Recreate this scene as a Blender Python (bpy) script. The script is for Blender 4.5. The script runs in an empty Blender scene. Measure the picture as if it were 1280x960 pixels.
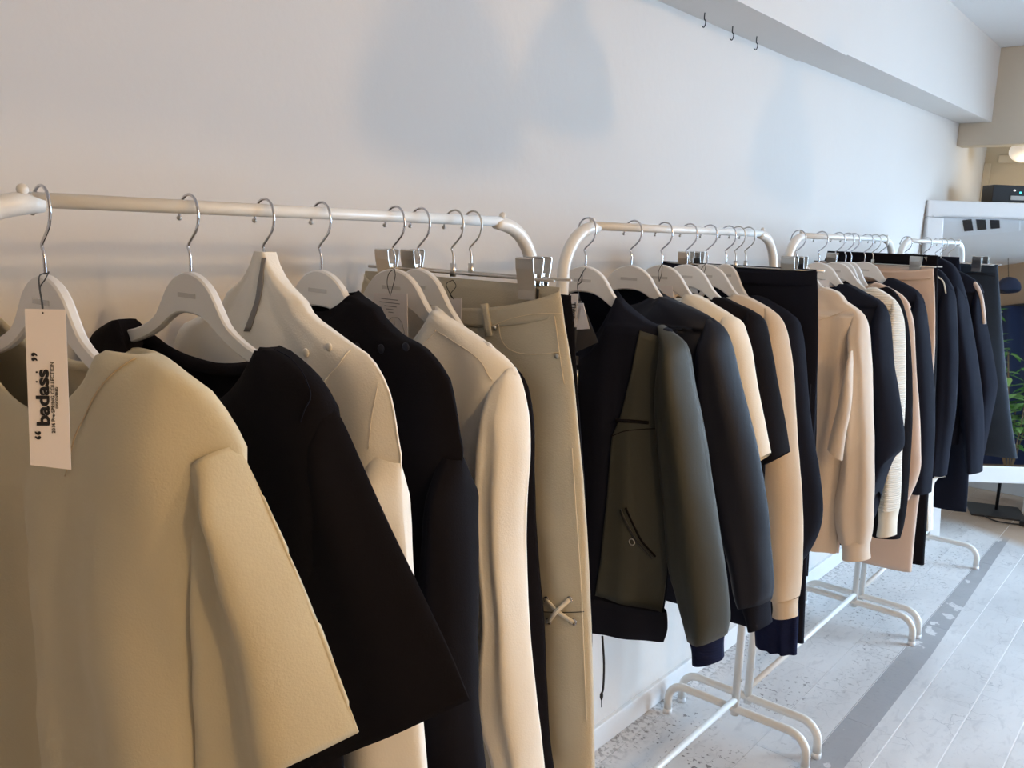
import bpy, bmesh, math, random
from mathutils import Vector, Matrix, noise
random.seed(7)
S = bpy.context.scene
C = bpy.context.collection
# ------------------------------------------------------------------ camera
F = 1076.76
CO = Vector((0.97099, 0.0, 1.48762))
FW = Vector((-0.62726342, 0.75881512, -0.17532888))
RT = Vector((0.76639225, 0.64145568, 0.03431515))
UP = Vector((-0.13850456, 0.11284605, 0.98391171))
cd = bpy.data.cameras.new('camera'); cam = bpy.data.objects.new('camera', cd); C.objects.link(cam)
m = Matrix((RT, UP, -FW)).transposed().to_4x4(); m.translation = CO
cam.matrix_world = m
cd.sensor_width = 36; cd.lens = F/1280*36; cd.clip_start = .02
S.camera = cam
def ray(u, v): return FW + RT*((u-640)/F) - UP*((v-480)/F)
def at(u, v, Y):                      # pixel -> (x, z) on the vertical plane y = Y
    d = ray(u, v); t = (Y-CO.y)/d.y; p = CO+d*t
    return (p.x, p.z)
def atk(u, v, Y, k, x0):              # the same on the plane y = Y + k (x - x0)
    d = ray(u, v); t = (Y-CO.y+k*(CO.x-x0))/(d.y-k*d.x); p = CO+d*t
    return (p.x, p.z)
def pk(P, Y, k, x0):
    return [q if q[0] <= x0 or not k else atk(u, v, Y, k, x0) for (u, v), q in ((p, at(p[0], p[1], Y)) for p in P)]
def atx(u, v, X):
    d = ray(u, v); return CO+d*((X-CO.x)/d.x)
# ------------------------------------------------------------------ light
S.view_settings.view_transform = 'Standard'; S.view_settings.look = 'None'
S.view_settings.gamma = 1; S.view_settings.exposure = 0.10
W = bpy.data.worlds.new('sky'); S.world = W; W.use_nodes = True
W.node_tree.nodes['Background'].inputs[0].default_value = (.62, .8, 1, 1)
W.node_tree.nodes['Background'].inputs[1].default_value = .4
def lamp(name, kind, loc, energy, col, **k):
    l = bpy.data.lights.new(name, kind); l.energy = energy; l.color = col
    for a, b in k.items(): setattr(l, a, b)
    o = bpy.data.objects.new(name, l); C.objects.link(o); o.location = loc
    return o
def aim(o, t): o.rotation_euler = (Vector(t)-o.location).to_track_quat('-Z', 'Y').to_euler()
spot = lamp('ceiling_spot_light', 'POINT', (2.6, 1.35, 2.36), 46, (1, .64, .32), shadow_soft_size=.035)
o = lamp('warm_fill_light', 'AREA', (2.7, .60, 2.44), 14, (1, .62, .30), size=1.0)  # soft warm fill, added in place of unseen shop lamps
aim(o, (.3, .8, 1.0))
# bulb of the shaded pendant beside the camera: its rim cuts the light off above the rails
o = lamp('pendant_bulb', 'SPOT', (1.95, .42, 1.93), 26, (1, .67, .30), shadow_soft_size=.05, spot_size=math.radians(167), spot_blend=.06)
o = lamp('side_window_daylight', 'AREA', (4.8, 4.5, 1.55), 16, (.6, .79, 1), shape='RECTANGLE', size=1.7, size_y=1.9)
aim(o, (0, 3.2, .7))
o = lamp('end_window_daylight', 'AREA', (3.0, 5.75, 1.5), 180, (.54, .76, 1), shape='RECTANGLE', size=2.4, size_y=1.9, spread=2.1)
aim(o, (.7, 3.4, 0))
# ------------------------------------------------------------------ materials
MATS = {}
def mat(name, col, rough=.6, metal=0, noise=0, nscale=30, bump=0, bscale=200, spec=.5, sheen=0, stretch=None, trans=0, emit=None, wave=None):
    if name in MATS: return MATS[name]
    M = bpy.data.materials.new(name); M.use_nodes = True; N = M.node_tree.nodes; L = M.node_tree.links
    P = N['Principled BSDF']; P.inputs['Roughness'].default_value = rough; spec = .12 if sum(col) < .1 and metal == 0 and rough > .7 else spec; sheen = 0 if sum(col) < .1 else sheen; P.inputs['Metallic'].default_value = metal
    P.inputs['Specular IOR Level'].default_value = spec if rough != .6 or sum(col) > .05 else .25
    P.inputs['Base Color'].default_value = (*col, 1)
    if sheen: P.inputs['Sheen Weight'].default_value = sheen; P.inputs['Sheen Roughness'].default_value = .5
    if trans: P.inputs['Transmission Weight'].default_value = trans
    if emit: P.inputs['Emission Color'].default_value = (*emit[0], 1); P.inputs['Emission Strength'].default_value = emit[1]
    tc = N.new('ShaderNodeTexCoord')
    vec = tc.outputs['Object']
    if stretch:
        mp = N.new('ShaderNodeMapping'); mp.inputs['Scale'].default_value = stretch; L.new(vec, mp.inputs[0]); vec = mp.outputs[0]
    if noise:
        n = N.new('ShaderNodeTexNoise'); n.inputs['Scale'].default_value = nscale; n.inputs['Detail'].default_value = 4; L.new(vec, n.inputs['Vector'])
        r = N.new('ShaderNodeMapRange'); r.inputs['To Min'].default_value = 1-noise; r.inputs['To Max'].default_value = 1+noise; L.new(n.outputs['Fac'], r.inputs['Value'])
        mx = N.new('ShaderNodeMix'); mx.data_type = 'RGBA'; mx.blend_type = 'MULTIPLY'; mx.inputs['Factor'].default_value = 1
        mx.inputs['A'].default_value = (*col, 1); L.new(r.outputs[0], mx.inputs['B']); L.new(mx.outputs['Result'], P.inputs['Base Color'])
    if bump:
        n2 = N.new('ShaderNodeTexNoise'); n2.inputs['Scale'].default_value = bscale; n2.inputs['Detail'].default_value = 3; L.new(vec, n2.inputs['Vector'])
        src = n2.outputs['Fac']
        if wave:
            w = N.new('ShaderNodeTexWave'); w.inputs['Scale'].default_value = wave; w.bands_direction = 'Z'; L.new(vec, w.inputs['Vector']); src = w.outputs['Fac']
        b = N.new('ShaderNodeBump'); b.inputs['Strength'].default_value = bump; b.inputs['Distance'].default_value = .002
        L.new(src, b.inputs['Height']); L.new(b.outputs[0], P.inputs['Normal'])
    MATS[name] = M; return M
def cloth(name, col, rough=.85, bump=.18, bscale=420, noise=.07, nscale=9, sheen=.15, **k):
    M = mat(name, col, rough, 0, noise, nscale, bump, bscale, .25, sheen, **k)
    # broad creases as fine relief
    N = M.node_tree.nodes; L = M.node_tree.links; P = N['Principled BSDF']
    tc = N.new('ShaderNodeTexCoord'); mp = N.new('ShaderNodeMapping'); mp.inputs['Scale'].default_value = (1, 1, .45); L.new(tc.outputs['Object'], mp.inputs[0])
    n = N.new('ShaderNodeTexNoise'); n.inputs['Scale'].default_value = 10; n.inputs['Detail'].default_value = 2; n.inputs['Distortion'].default_value = .6; L.new(mp.outputs[0], n.inputs['Vector'])
    b = N.new('ShaderNodeBump'); b.inputs['Strength'].default_value = .15; b.inputs['Distance'].default_value = .012; L.new(n.outputs['Fac'], b.inputs['Height'])
    for l in list(P.inputs['Normal'].links): L.new(l.from_socket, P.inputs['Normal']); L.new(b.outputs[0], l.from_node.inputs['Normal'])
    return M
beige = cloth('beige_twill', (.60, .53, .37)); black = cloth('black_cloth', (.006, .005, .0075), sheen=.03)
cream = cloth('cream_cloth', (.82, .75, .63)); white_c = cloth('white_cotton', (.90, .86, .78))
khaki = cloth('khaki_denim', (.56, .51, .40), bump=.35); navyb = cloth('navy_black_cloth', (.0085, .010, .019), sheen=.04)
navy = cloth('navy_rib_knit', (.008, .012, .045), sheen=.05, wave=60); olive = cloth('olive_nylon', (.042, .044, .036), rough=.58, bump=.08, sheen=.05)
navny = cloth('navy_nylon', (.007, .009, .019), rough=.6, bump=.08, sheen=.03)
sand = cloth('sand_fleece', (.66, .54, .41)); pink = cloth('pink_beige_fleece', (.68, .52, .42)); ribw = cloth('white_rib_knit', (.80, .74, .64), wave=45, bump=.8)
denim = cloth('charcoal_denim', (.022, .032, .048), bump=.5, noise=.3); creamh = cloth('cream_fleece', (.70, .59, .48))
thread = mat('cream_thread', (.72, .62, .45), .8); bthread = mat('black_thread', (.01, .01, .01), .7)
beige_s = cloth('beige_stitch', (.50, .40, .26))
metalw = mat('white_powder_coat', (.80, .79, .76), .32, noise=.03, bump=.04, bscale=300)
chrome = mat('chrome_wire', (.62, .62, .65), .16, 1, bump=.02); steel = mat('brushed_steel', (.60, .57, .53), .3, 1, bump=.1, bscale=150)
hangw = mat('white_painted_wood', (.80, .79, .775), .35, noise=.02, nscale=20, bump=.05, bscale=120)
plate = mat('clear_sticker', (.60, .59, .58), .25)
paper = mat('white_card', (.80, .75, .74), .55, noise=.02); ink = mat('black_ink', (.01, .01, .012), .5); grink = mat('grey_ink', (.25, .24, .24), .6)
blkcard = mat('glossy_black_card', (.01, .01, .014), .06, bump=.02, bscale=6); black_p = mat('black_plastic', (.012, .013, .016), .35, bump=.05)
darkm = mat('black_metal', (.015, .016, .02), .45, bump=.1)
woodw = mat('white_painted_frame', (.82, .83, .84), .4, noise=.02, bump=.1, bscale=60)
wallm = mat('white_plaster', (.71, .68, .65), .85, noise=.025, nscale=2.5, bump=.25, bscale=45, spec=.2)
ceilm = mat('white_ceiling_paint', (.82, .82, .82), .85, bump=.2, bscale=60, spec=.2)
tanm = mat('warm_brown_wall', (.36, .27, .19), .8, noise=.05, nscale=3)
endm = mat('cream_end_wall_paint', (.66, .60, .50), .8, noise=.03, nscale=3, bump=.2, bscale=40)
# ------------------------------------------------------------------ mesh helpers
def link(name, verts, faces, material, parent=None, smooth=True):
    me = bpy.data.meshes.new(name); me.from_pydata([tuple(v) for v in verts], [], faces); me.update()
    if material: me.materials.append(material)
    if smooth: me.polygons.foreach_set('use_smooth', [True]*len(me.polygons))
    o = bpy.data.objects.new(name, me); C.objects.link(o)
    if parent: o.parent = parent; o.matrix_parent_inverse = Matrix.Translation(-parent.location) if parent.type == 'EMPTY' and not parent.parent else Matrix.Identity(4)
    return o
def link_bm(name, bm, material, parent=None, smooth=False):
    bmesh.ops.recalc_face_normals(bm, faces=bm.faces)
    me = bpy.data.meshes.new(name); bm.to_mesh(me); bm.free(); me.materials.append(material)
    if smooth: me.polygons.foreach_set('use_smooth', [True]*len(me.polygons))
    o = bpy.data.objects.new(name, me); C.objects.link(o)
    if parent: o.parent = parent; o.matrix_parent_inverse = Matrix.Translation(-parent.location) if parent.type == 'EMPTY' and not parent.parent else Matrix.Identity(4)
    return o
def tag(o, label=None, cat=None, group=None, kind=None):
    if label: o['label'] = label
    if cat: o['category'] = cat
    if group: o['group'] = group
    if kind: o['kind'] = kind
    return o
def thing(name, label, cat, loc=(0, 0, 0), group=None):
    o = bpy.data.objects.new(name, None); C.objects.link(o); o.location = loc; o.empty_display_size = .1
    return tag(o, label, cat, group)
def box(bm, x0, y0, z0, x1, y1, z1, M=None, bev=0):
    r = bmesh.ops.create_cube(bm, size=1)
    for v in r['verts']:
        v.co = Vector(((x0+x1)/2+v.co.x*(x1-x0), (y0+y1)/2+v.co.y*(y1-y0), (z0+z1)/2+v.co.z*(z1-z0)))
    if bev:
        es = list({e for v in r['verts'] for e in v.link_edges}); 
        rr = bmesh.ops.bevel(bm, geom=es, offset=bev, segments=2, affect='EDGES', profile=.5)
        vs = [v for v in bm.verts if v.is_valid and v in set(rr['verts'])] 
    if M:
        for v in (r['verts'] if not bev else rr['verts']): 
            if v.is_valid: v.co = M @ v.co
def boxo(name, x0, y0, z0, x1, y1, z1, material, parent=None, bev=0, M=None):
    bm = bmesh.new(); box(bm, x0, y0, z0, x1, y1, z1, None, bev)
    if M: bmesh.ops.transform(bm, matrix=M, verts=bm.verts)
    return link_bm(name, bm, material, parent)
def catmull(P, n=6):
    P = [Vector(p) for p in P]; out = []
    Q = [2*P[0]-P[1]]+P+[2*P[-1]-P[-2]]
    for i in range(1, len(Q)-2):
        a, b, c, d = Q[i-1:i+3]
        for k in range(n):
            t = k/n; out.append(.5*((2*b)+(c-a)*t+(2*a-5*b+4*c-d)*t*t+(3*b-a-3*c+d)*t**3))
    out.append(P[-1]); return out
def tube(V, Fc, path, r, n=10, cap=True):
    path = [Vector(p) for p in path]; base = len(V); up = None
    for i, p in enumerate(path):
        t = (path[min(i+1, len(path)-1)]-path[max(i-1, 0)]).normalized()
        if up is None:
            up = Vector((0, 0, 1)) if abs(t.z) < .9 else Vector((1, 0, 0))
        s = t.cross(up).normalized(); up = s.cross(t).normalized()
        rr = r(i/(len(path)-1)) if callable(r) else r
        for k in range(n):
            a = 2*math.pi*k/n; V.append(p+s*math.cos(a)*rr+up*math.sin(a)*rr)
    for i in range(len(path)-1):
        for k in range(n):
            a = base+i*n+k; b = base+i*n+(k+1) % n; Fc.append((a, b, b+n, a+n))
    if cap:
        Fc.append(tuple(base+k for k in range(n))[::-1]); e = base+(len(path)-1)*n; Fc.append(tuple(e+k for k in range(n)))
def tubeo(name, path, r, material, parent=None, n=10):
    V = []; Fc = []; tube(V, Fc, path, r, n); return link(name, V, Fc, material, parent)
def sphereo(name, c, r, material, parent=None, sc=(1, 1, 1)):
    bm = bmesh.new(); bmesh.ops.create_uvsphere(bm, u_segments=14, v_segments=9, radius=r)
    for v in bm.verts: v.co = Vector((v.co.x*sc[0], v.co.y*sc[1], v.co.z*sc[2]))+Vector(c)
    return link_bm(name, bm, material, parent, True)
def resample(P, n):
    P = [Vector((p[0], p[1])) for p in P]; d = [0]
    for a, b in zip(P, P[1:]): d.append(d[-1]+(b-a).length)
    T = d[-1]; out = []; k = 0
    for i in range(n):
        s = T*i/(n-1)
        while k < len(P)-2 and d[k+1] < s: k += 1
        f = (s-d[k])/max(d[k+1]-d[k], 1e-9); out.append(P[k].lerp(P[k+1], min(max(f, 0), 1)))
    return out
def smoothp(P, n=4):
    return [(p[0], p[1]) for p in catmull([(p[0], p[1], 0) for p in P], n)]
CL = -.264
class Loft:
    """cloth tube between a left and a right outline in the (x, z) plane; section is a flattened oval with waves"""
    def __init__(s, L, R, Y, bf, bb, rows=46, cols=72, folds=(), scoop=0, wn=.1, sback=0, fade=.22, ramp=.12, wob=.0, topb=.35, botb=1., pw=.62, shoulder=False, wr=.0022, tk=0, tx=0):
        s.tk = tk; s.tx = tx
        s.L = resample(smoothp(L), rows); s.R = resample(smoothp(R), rows)
        s.Y = Y; s.bf = bf; s.bb = bb; s.rows = rows; s.cols = cols; s.folds = folds
        s.scoop = scoop; s.wn = wn; s.sback = sback; s.fade = fade; s.ramp = ramp; s.topb = topb; s.botb = botb; s.pw = pw; s.wob = wob; s.sh = shoulder; s.wr = wr; s.sd = len(bpy.data.objects)*1.7
    def yoff(s, q, t, sgn):
        k = s.topb+(s.botb-s.topb)*min(1, t/s.ramp) if t < s.ramp else s.botb
        b = (s.bf if sgn < 0 else s.bb)*k
        tt = min(1, t/.35) if s.sh else 1
        e = max(0, 1-q*q)**(s.pw*tt+.13*(1-tt))
        b = max(b, .0125*(1-min(1, t/.3)**2)) if s.sh else b
        f = sum(a*math.sin(w*q*math.pi+ph+dr*t+.5*math.sin(3*t+ph)) for a, w, ph, dr in s.folds)*min(1, t/(s.ramp*1.6))*(e**.5)
        return sgn*b*e + f
    def pt(s, q, i, sgn):
        l, r = s.L[i], s.R[i]; t = i/(s.rows-1); p = l.lerp(r, (q+1)/2)
        z = p.y; tt = (s.R[0].y-p.y)
        if s.scoop or s.sback:
            x = p.x-(s.L[0].x+s.R[0].x)/2
            g = max(0, 1-(x/s.wn)**2)**.8*max(0, 1-tt/s.fade)
            z -= g*(s.scoop if sgn < 0 else s.sback)
        w = noise.noise(Vector((p.x*14+s.sd, 3*sgn, z*5)))*s.wr*1.6+noise.noise(Vector((p.x*22+z*14, s.sd, z*20)))*s.wr*.7
        return Vector((p.x+w*.4, s.Y+s.tk*max(0, p.x-s.tx)+s.yoff(q, t, sgn)+w*min(1, t*6)*(max(0, 1-q*q)**.5), z))
    def build(s, name, material, parent, solid=0):
        V = []; n = s.cols
        for i in range(s.rows):
            for k in range(n):
                a = 2*math.pi*k/n; q = math.cos(a); q = math.copysign(abs(q)**.8, q)
                V.append(s.pt(q, i, -1 if k <= n//2 else 1))
        Fc = []
        for i in range(s.rows-1):
            for k in range(n):
                a = i*n+k; b = i*n+(k+1) % n; Fc.append((a, b, b+n, a+n))
        o = link(name, V, Fc, material, parent)
        if solid:
            md = o.modifiers.new('thick', 'SOLIDIFY'); md.thickness = solid; md.offset = -1
        return o
    def front(s, x, z):               # point on the front surface at (x, z)
        mz = [(s.L[i].y+s.R[i].y)/2 for i in range(s.rows)]; lo = 0
        while lo < s.rows-2 and mz[lo+1] > z: lo += 1
        f = max(0, min(1, (mz[lo]-z)/max(mz[lo]-mz[lo+1], 1e-6))); l = s.L[lo].lerp(s.L[lo+1], f); r = s.R[lo].lerp(s.R[lo+1], f)
        q = max(-.97, min(.97, 2*(x-l.x)/(r.x-l.x)-1))
        w = noise.noise(Vector((x*14+s.sd, -3, z*5)))*s.wr*1.6+noise.noise(Vector((x*22+z*14, s.sd, z*20)))*s.wr*.7; t = (lo+f)/(s.rows-1)
        return s.Y+s.tk*max(0, x-s.tx)+s.yoff(q, t, -1)+w*min(1, t*6)*(max(0, 1-q*q)**.5)
    def strip(s, name, pts, w, material, parent, eps=.0016, th=.001):
        """thin raised seam following pixel points laid on the front surface"""
        P = []
        for u, v in pts:
            y = s.Y-s.bf*.7
            for _ in range(8): x, z = at(u, v, y); y = s.front(x, z)
            P.append(Vector((x, y-eps, z)))
        P = catmull(P, 6); P = [Vector((p.x, s.front(p.x, p.z)-eps, p.z)) for p in P]
        V = []; Fc = []; tube(V, Fc, P, w/2, 6); return link(name, V, Fc, material, parent)
    def patch(s, name, Lp, Rp, material, parent, n=14, mcols=10, eps=.003):
        """cloth panel between two pixel polylines laid on the front surface"""
        def world(pts):
            out = []
            for u, v in pts:
                y = s.Y-s.bf*.7
                for _ in range(8): x, z = at(u, v, y); y = s.front(x, z)
                out.append((x, z))
            return resample(out, n)
        A = world(Lp); B = world(Rp); V = []
        for i in range(n):
            for k in range(mcols):
                p = A[i].lerp(B[i], k/(mcols-1)); V.append(Vector((p.x, s.front(p.x, p.y)-eps, p.y)))
        Fc = [(i*mcols+k, i*mcols+k+1, (i+1)*mcols+k+1, (i+1)*mcols+k) for i in range(n-1) for k in range(mcols-1)]
        o = link(name, V, Fc, material, parent); md = o.modifiers.new('t', 'SOLIDIFY'); md.thickness = eps*.8; md.offset = 1
        return o
    def spot(s, u, v, eps=.002):
        y = s.Y-s.bf*.7
        for _ in range(8): x, z = at(u, v, y); y = s.front(x, z)
        return Vector((x, y-eps, z))
# ------------------------------------------------------------------ the room
def struct(o): o['kind'] = 'structure'; return o
XR = 4.9; YB = -2.4; YE = 5.9; ZC = 2.505
struct(boxo('wall_left', -.40, YB, 0, -.282, YE, ZC, wallm))
we = struct(boxo('wall_end', -.40, YE, 0, 1.6, YE+.1, ZC, endm))
bm = bmesh.new(); box(bm, 1.6, YE, 0, XR, YE+.1, .4); box(bm, 1.6, YE, 2.3, XR, YE+.1, ZC); box(bm, 4.5, YE, .4, XR, YE+.1, 2.3)
link_bm('wall_section', bm, endm, we)
wn2 = struct(boxo('window_2', 1.6, YE+.05, .4, 4.5, YE+.06, 2.3, mat('window_glass', (1, 1, 1), 0, trans=1)))
bm = bmesh.new()
for x in (1.6, 3.03, 4.46): box(bm, x, YE+.02, .4, x+.04, YE+.09, 2.3)
for z in (.4, 2.26): box(bm, 1.6, YE+.02, z, 4.5, YE+.09, z+.04)
link_bm('window_frame', bm, woodw, wn2)
struct(boxo('wall_back', -.40, YB-.1, 0, XR, YB, ZC, tanm))
wr = struct(boxo('wall_right', XR, YB, 0, XR+.12, 3.8, ZC, tanm))
bm = bmesh.new(); box(bm, XR, 3.8, 0, XR+.12, YE, .35); box(bm, XR, 3.8, 2.25, XR+.12, YE, ZC); box(bm, XR, 5.3, .35, XR+.12, YE, 2.25)
link_bm('wall_section', bm, wallm, wr)
wn_ = struct(boxo('window_1', XR+.05, 3.8, .35, XR+.06, 5.3, 2.25, mat('window_glass', (1, 1, 1), 0, trans=1)))
bm = bmesh.new()
for y in (3.8, 4.53, 5.26): box(bm, XR+.02, y, .35, XR+.09, y+.04, 2.25)
for z in (.35, 2.21): box(bm, XR+.02, 3.8, z, XR+.09, 5.3, z+.04)
link_bm('window_frame', bm, woodw, wn_)
struct(boxo('ceiling', -.40, YB, ZC, XR+.12, YE+.1, ZC+.1, ceilm))
# ceiling beam over the rails, in two lengths
def prism(name, y0, y1, za, zb, xo0, xo1, m):
    V = [(-.282, y0, za), (xo0, y0, za), (xo0, y0, ZC), (-.282, y0, ZC), (-.282, y1, zb), (xo1, y1, zb), (xo1, y1, ZC), (-.282, y1, ZC)]
    return struct(link(name, V, [(3, 2, 1, 0), (4, 5, 6, 7), (0, 1, 5, 4), (1, 2, 6, 5), (2, 3, 7, 6), (3, 0, 4, 7)], m, None, False))
prism('trim_1', YB, 2.98, 2.079, 2.091, -.108, -.112, wallm)
prism('trim_2', 2.98, 5.2, 2.095, 2.134, -.112, -.126, wallm)
struct(boxo('trim_3', -.282, 5.2, 2.018, XR, 5.32, ZC, endm, bev=.004))      # header above the mirror
struct(boxo('baseboard_left', -.284, YB, 0, -.270, YE, .075, woodw, bev=.003))
struct(boxo('baseboard_end', -.21, YE-.014, 0, XR, YE, .1, woodw, bev=.003))
# picture moulding and panel lines on the end wall
struct(boxo('trim_5', -.21, YE-.02, 1.98, XR, YE, 2.03, endm, bev=.004))
struct(boxo('trim_6', -.282, YE-.02, 1.2, -.245, YE, 1.98, endm, bev=.004))
# floor
def floor_mat():
    M = bpy.data.materials.new('worn_white_floor'); M.use_nodes = True; N = M.node_tree.nodes; L = M.node_tree.links; P = N['Principled BSDF']
    P.inputs['Roughness'].default_value = .38
    geo = N.new('ShaderNodeNewGeometry'); pos = geo.outputs['Position']
    def noise(sc, det, st=(1, 1, 1), dist=0):
        mp = N.new('ShaderNodeMapping'); mp.inputs['Scale'].default_value = st; L.new(pos, mp.inputs[0])
        n = N.new('ShaderNodeTexNoise'); n.inputs['Scale'].default_value = sc; n.inputs['Detail'].default_value = det; n.inputs['Distortion'].default_value = dist; L.new(mp.outputs[0], n.inputs['Vector']); return n.outputs['Fac']
    def ramp(f, a, b, lo=0, hi=1):
        r = N.new('ShaderNodeMapRange'); r.inputs['From Min'].default_value = a; r.inputs['From Max'].default_value = b; r.inputs['To Min'].default_value = lo; r.inputs['To Max'].default_value = hi; L.new(f, r.inputs['Value']); return r.outputs[0]
    def math_(op, a, b):
        x = N.new('ShaderNodeMath'); x.operation = op
        for i, q in enumerate((a, b)):
            if isinstance(q, (int, float)): x.inputs[i].default_value = q
            else: L.new(q, x.inputs[i])
        return x.outputs[0]
    def mix(f, a, b):
        x = N.new('ShaderNodeMix'); x.data_type = 'RGBA'
        L.new(f, x.inputs['Factor'])
        for nm, q in (('A', a), ('B', b)):
            if isinstance(q, tuple): x.inputs[nm].default_value = (*q, 1)
            else: L.new(q, x.inputs[nm])
        return x.outputs['Result']
    sep = N.new('ShaderNodeSeparateXYZ'); L.new(pos, sep.inputs[0]); X, Y = sep.outputs[0], sep.outputs[1]
    c = mix(ramp(noise(3.2, 6, (1, .5, 1), .4), .35, .68), (.60, .59, .59), (.78, .77, .77))
    c = mix(ramp(noise(38, 8, (1, .35, 1), 1.0), .54, .70, 0, .30), c, (.36, .36, .38))          # scuffs
    c = mix(ramp(noise(9, 8, (1, 1, 1), 2.5), .498, .507, .0, .0), c, (.2, .2, .2))
    # fine crack-like veins
    v = N.new('ShaderNodeTexVoronoi'); v.feature = 'DISTANCE_TO_EDGE'; v.inputs['Scale'].default_value = 7
    mp = N.new('ShaderNodeMixRGB'); mp.blend_type = 'ADD'; mp.inputs[0].default_value = .35; L.new(pos, mp.inputs[1])
    nn = N.new('ShaderNodeTexNoise'); nn.inputs['Scale'].default_value = 4; nn.inputs['Detail'].default_value = 6; L.new(pos, nn.inputs['Vector']); L.new(nn.outputs['Color'], mp.inputs[2]); L.new(mp.outputs[0], v.inputs['Vector'])
    c = mix(math_('MULTIPLY', ramp(v.outputs['Distance'], 0, .012, .75, 0), ramp(noise(5, 3), .46, .6)), c, (.26, .26, .28))
    # grey painted stripe with worn-off patches, then specks near the wall
    edge = math_('ADD', .302, ramp(Y, 3.3, 4.9, 0, -.045))
    band = math_('MULTIPLY', math_('GREATER_THAN', X, .208), math_('LESS_THAN', X, edge))
    band = math_('MULTIPLY', band, ramp(noise(6, 5, (1, .7, 1)), .36, .37, 0, 1))
    c = mix(math_('MULTIPLY', band, .8), c, (.30, .30, .315))
    sp = ramp(noise(62, 3), .61, .635)
    area = math_('MULTIPLY', ramp(noise(4.5, 3, (1, .4, 1)), .44, .55), ramp(X, .0, .26, 1, .10))
    area2 = math_('MULTIPLY', ramp(X, -.28, -.18, 1, 0), ramp(noise(60, 2), .52, .56))
    c = mix(math_('MULTIPLY', math_('MAXIMUM', math_('MULTIPLY', sp, area), math_('MULTIPLY', area2, .75)), .85), c, (.12, .11, .11))
    # brown boards start past the mirror
    c = mix(ramp(math_('ADD', Y, ramp(X, 0, 1, 0, .5)), 5.0, 5.12), c, (.50, .36, .26))
    oi = N.new('ShaderNodeObjectInfo'); vv = ramp(oi.outputs['Random'], 0, 1, .93, 1.04)
    x = N.new('ShaderNodeMix'); x.data_type = 'RGBA'; x.blend_type = 'MULTIPLY'; x.inputs['Factor'].default_value = 1; L.new(c, x.inputs['A']); L.new(vv, x.inputs['B'])
    L.new(x.outputs['Result'], P.inputs['Base Color'])
    b = N.new('ShaderNodeBump'); b.inputs['Strength'].default_value = .25; b.inputs['Distance'].default_value = .002; L.new(noise(60, 4), b.inputs['Height']); L.new(b.outputs[0], P.inputs['Normal'])
    L.new(ramp(noise(8, 4), .3, .7, .28, .5), P.inputs['Roughness'])
    return M
fm = floor_mat(); joint = mat('white_joint_filler', (.95, .95, .95), .6)
floor = struct(boxo('floor', -.40, YB, -.1, XR+.1, YE+.1, -.0012, joint))
PW = .1463; x0 = .0637-PW*3; row = 0; rest = bmesh.new(); protos = {}
x = x0
while x < XR:
    a = max(x, -.282); b = min(x+PW, XR); L_ = .92; y = YB + (row*.37 % 1)*L_-L_
    while y < YE:
        c0 = max(y, YB); c1 = min(y+L_, YE); y += L_
        if c1-c0 < .02: continue
        g = .0019 if a > .2 else .0007
        if b < 2.0 and c1 > .9:
            key = (round(b-a, 3), round(c1-c0, 3), g)
            if key not in protos:
                bm = bmesh.new(); box(bm, -(b-a)/2+g, -(c1-c0)/2+.0005, -.012, (b-a)/2-g, (c1-c0)/2-.0005, 0)
                me = bpy.data.meshes.new('floor_plank'); bm.to_mesh(me); bm.free(); me.materials.append(fm); protos[key] = me
            o = bpy.data.objects.new('floor_plank', protos[key]); C.objects.link(o); o.parent = floor; o.location = ((a+b)/2, (c0+c1)/2, 0)
        else: box(rest, a+g, c0+.0005, -.012, b-g, c1-.0005, 0)
    x += PW; row += 1
tag(link_bm('floor_planks', rest, fm, floor), kind='stuff')
# ------------------------------------------------------------------ racks
RACKS = []
def rack(y0, y1, label):
    cy = (y0+y1)/2
    t = thing('clothes_rack', label, 'clothes rack', (0, cy, 0), 'white tubular clothes racks along the wall')
    H = 1.502; r = .012; R = .095
    for s, ye in ((-1, y0), (1, y1)):
        P = [Vector((0, ye, .085)), Vector((0, ye, .6)), Vector((0, ye, H-.004-R))]
        for k in range(1, 11):
            a = k/10*math.pi/2; P.append(Vector((0, ye-s*R*(1-math.cos(a)), H-.004-R+R*math.sin(a))))
        P.append(Vector((0, ye-s*(R+.012), H-.004)))
        tubeo('end_post', P, lambda q: r if q < .86 else r-(q-.86)/.14*.0032, metalw, t, 16)
        sphereo('knob', (0, ye-s*R*.92, H+.010), .006, metalw, t)
        # foot: an inverted U across the rack
        zf = .104; hf = .222; rf = .055; Q = [Vector((-hf, ye, .012)), Vector((-hf, ye, zf-rf))]
        for k in range(1, 8):
            a = k/7*math.pi/2; Q.append(Vector((-hf+rf*(1-math.cos(a)), ye, zf-rf+rf*math.sin(a))))
        for k in range(7, -1, -1):
            a = k/7*math.pi/2; Q.append(Vector((hf-rf*(1-math.cos(a)), ye, zf-rf+rf*math.sin(a))))
        Q.append(Vector((hf, ye, .012)))
        ft = tubeo('foot', Q, .0125, metalw, t, 14)
        for sx in (-1, 1): tubeo('foot_cap', [(sx*hf, ye, 0), (sx*hf, ye, .016)], .014, woodw, ft, 12)
        tubeo('screw', [(.010, ye, .20), (.0145, ye, .20)], .004, steel, t, 8)
    tubeo('top_rail', [(0, y0+R, H), (0, cy, H), (0, y1-R, H)], .0082, metalw, t, 16)
    tubeo('bottom_rail', [(0, y0, .135), (0, y1, .135)], .009, metalw, t, 12)
    return t
rack(.285, 1.222, 'white tube clothes rack nearest the camera, with the short-sleeved tops')
rack(1.314, 2.274, 'white tube clothes rack second from camera, holding the bomber jackets')
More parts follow.
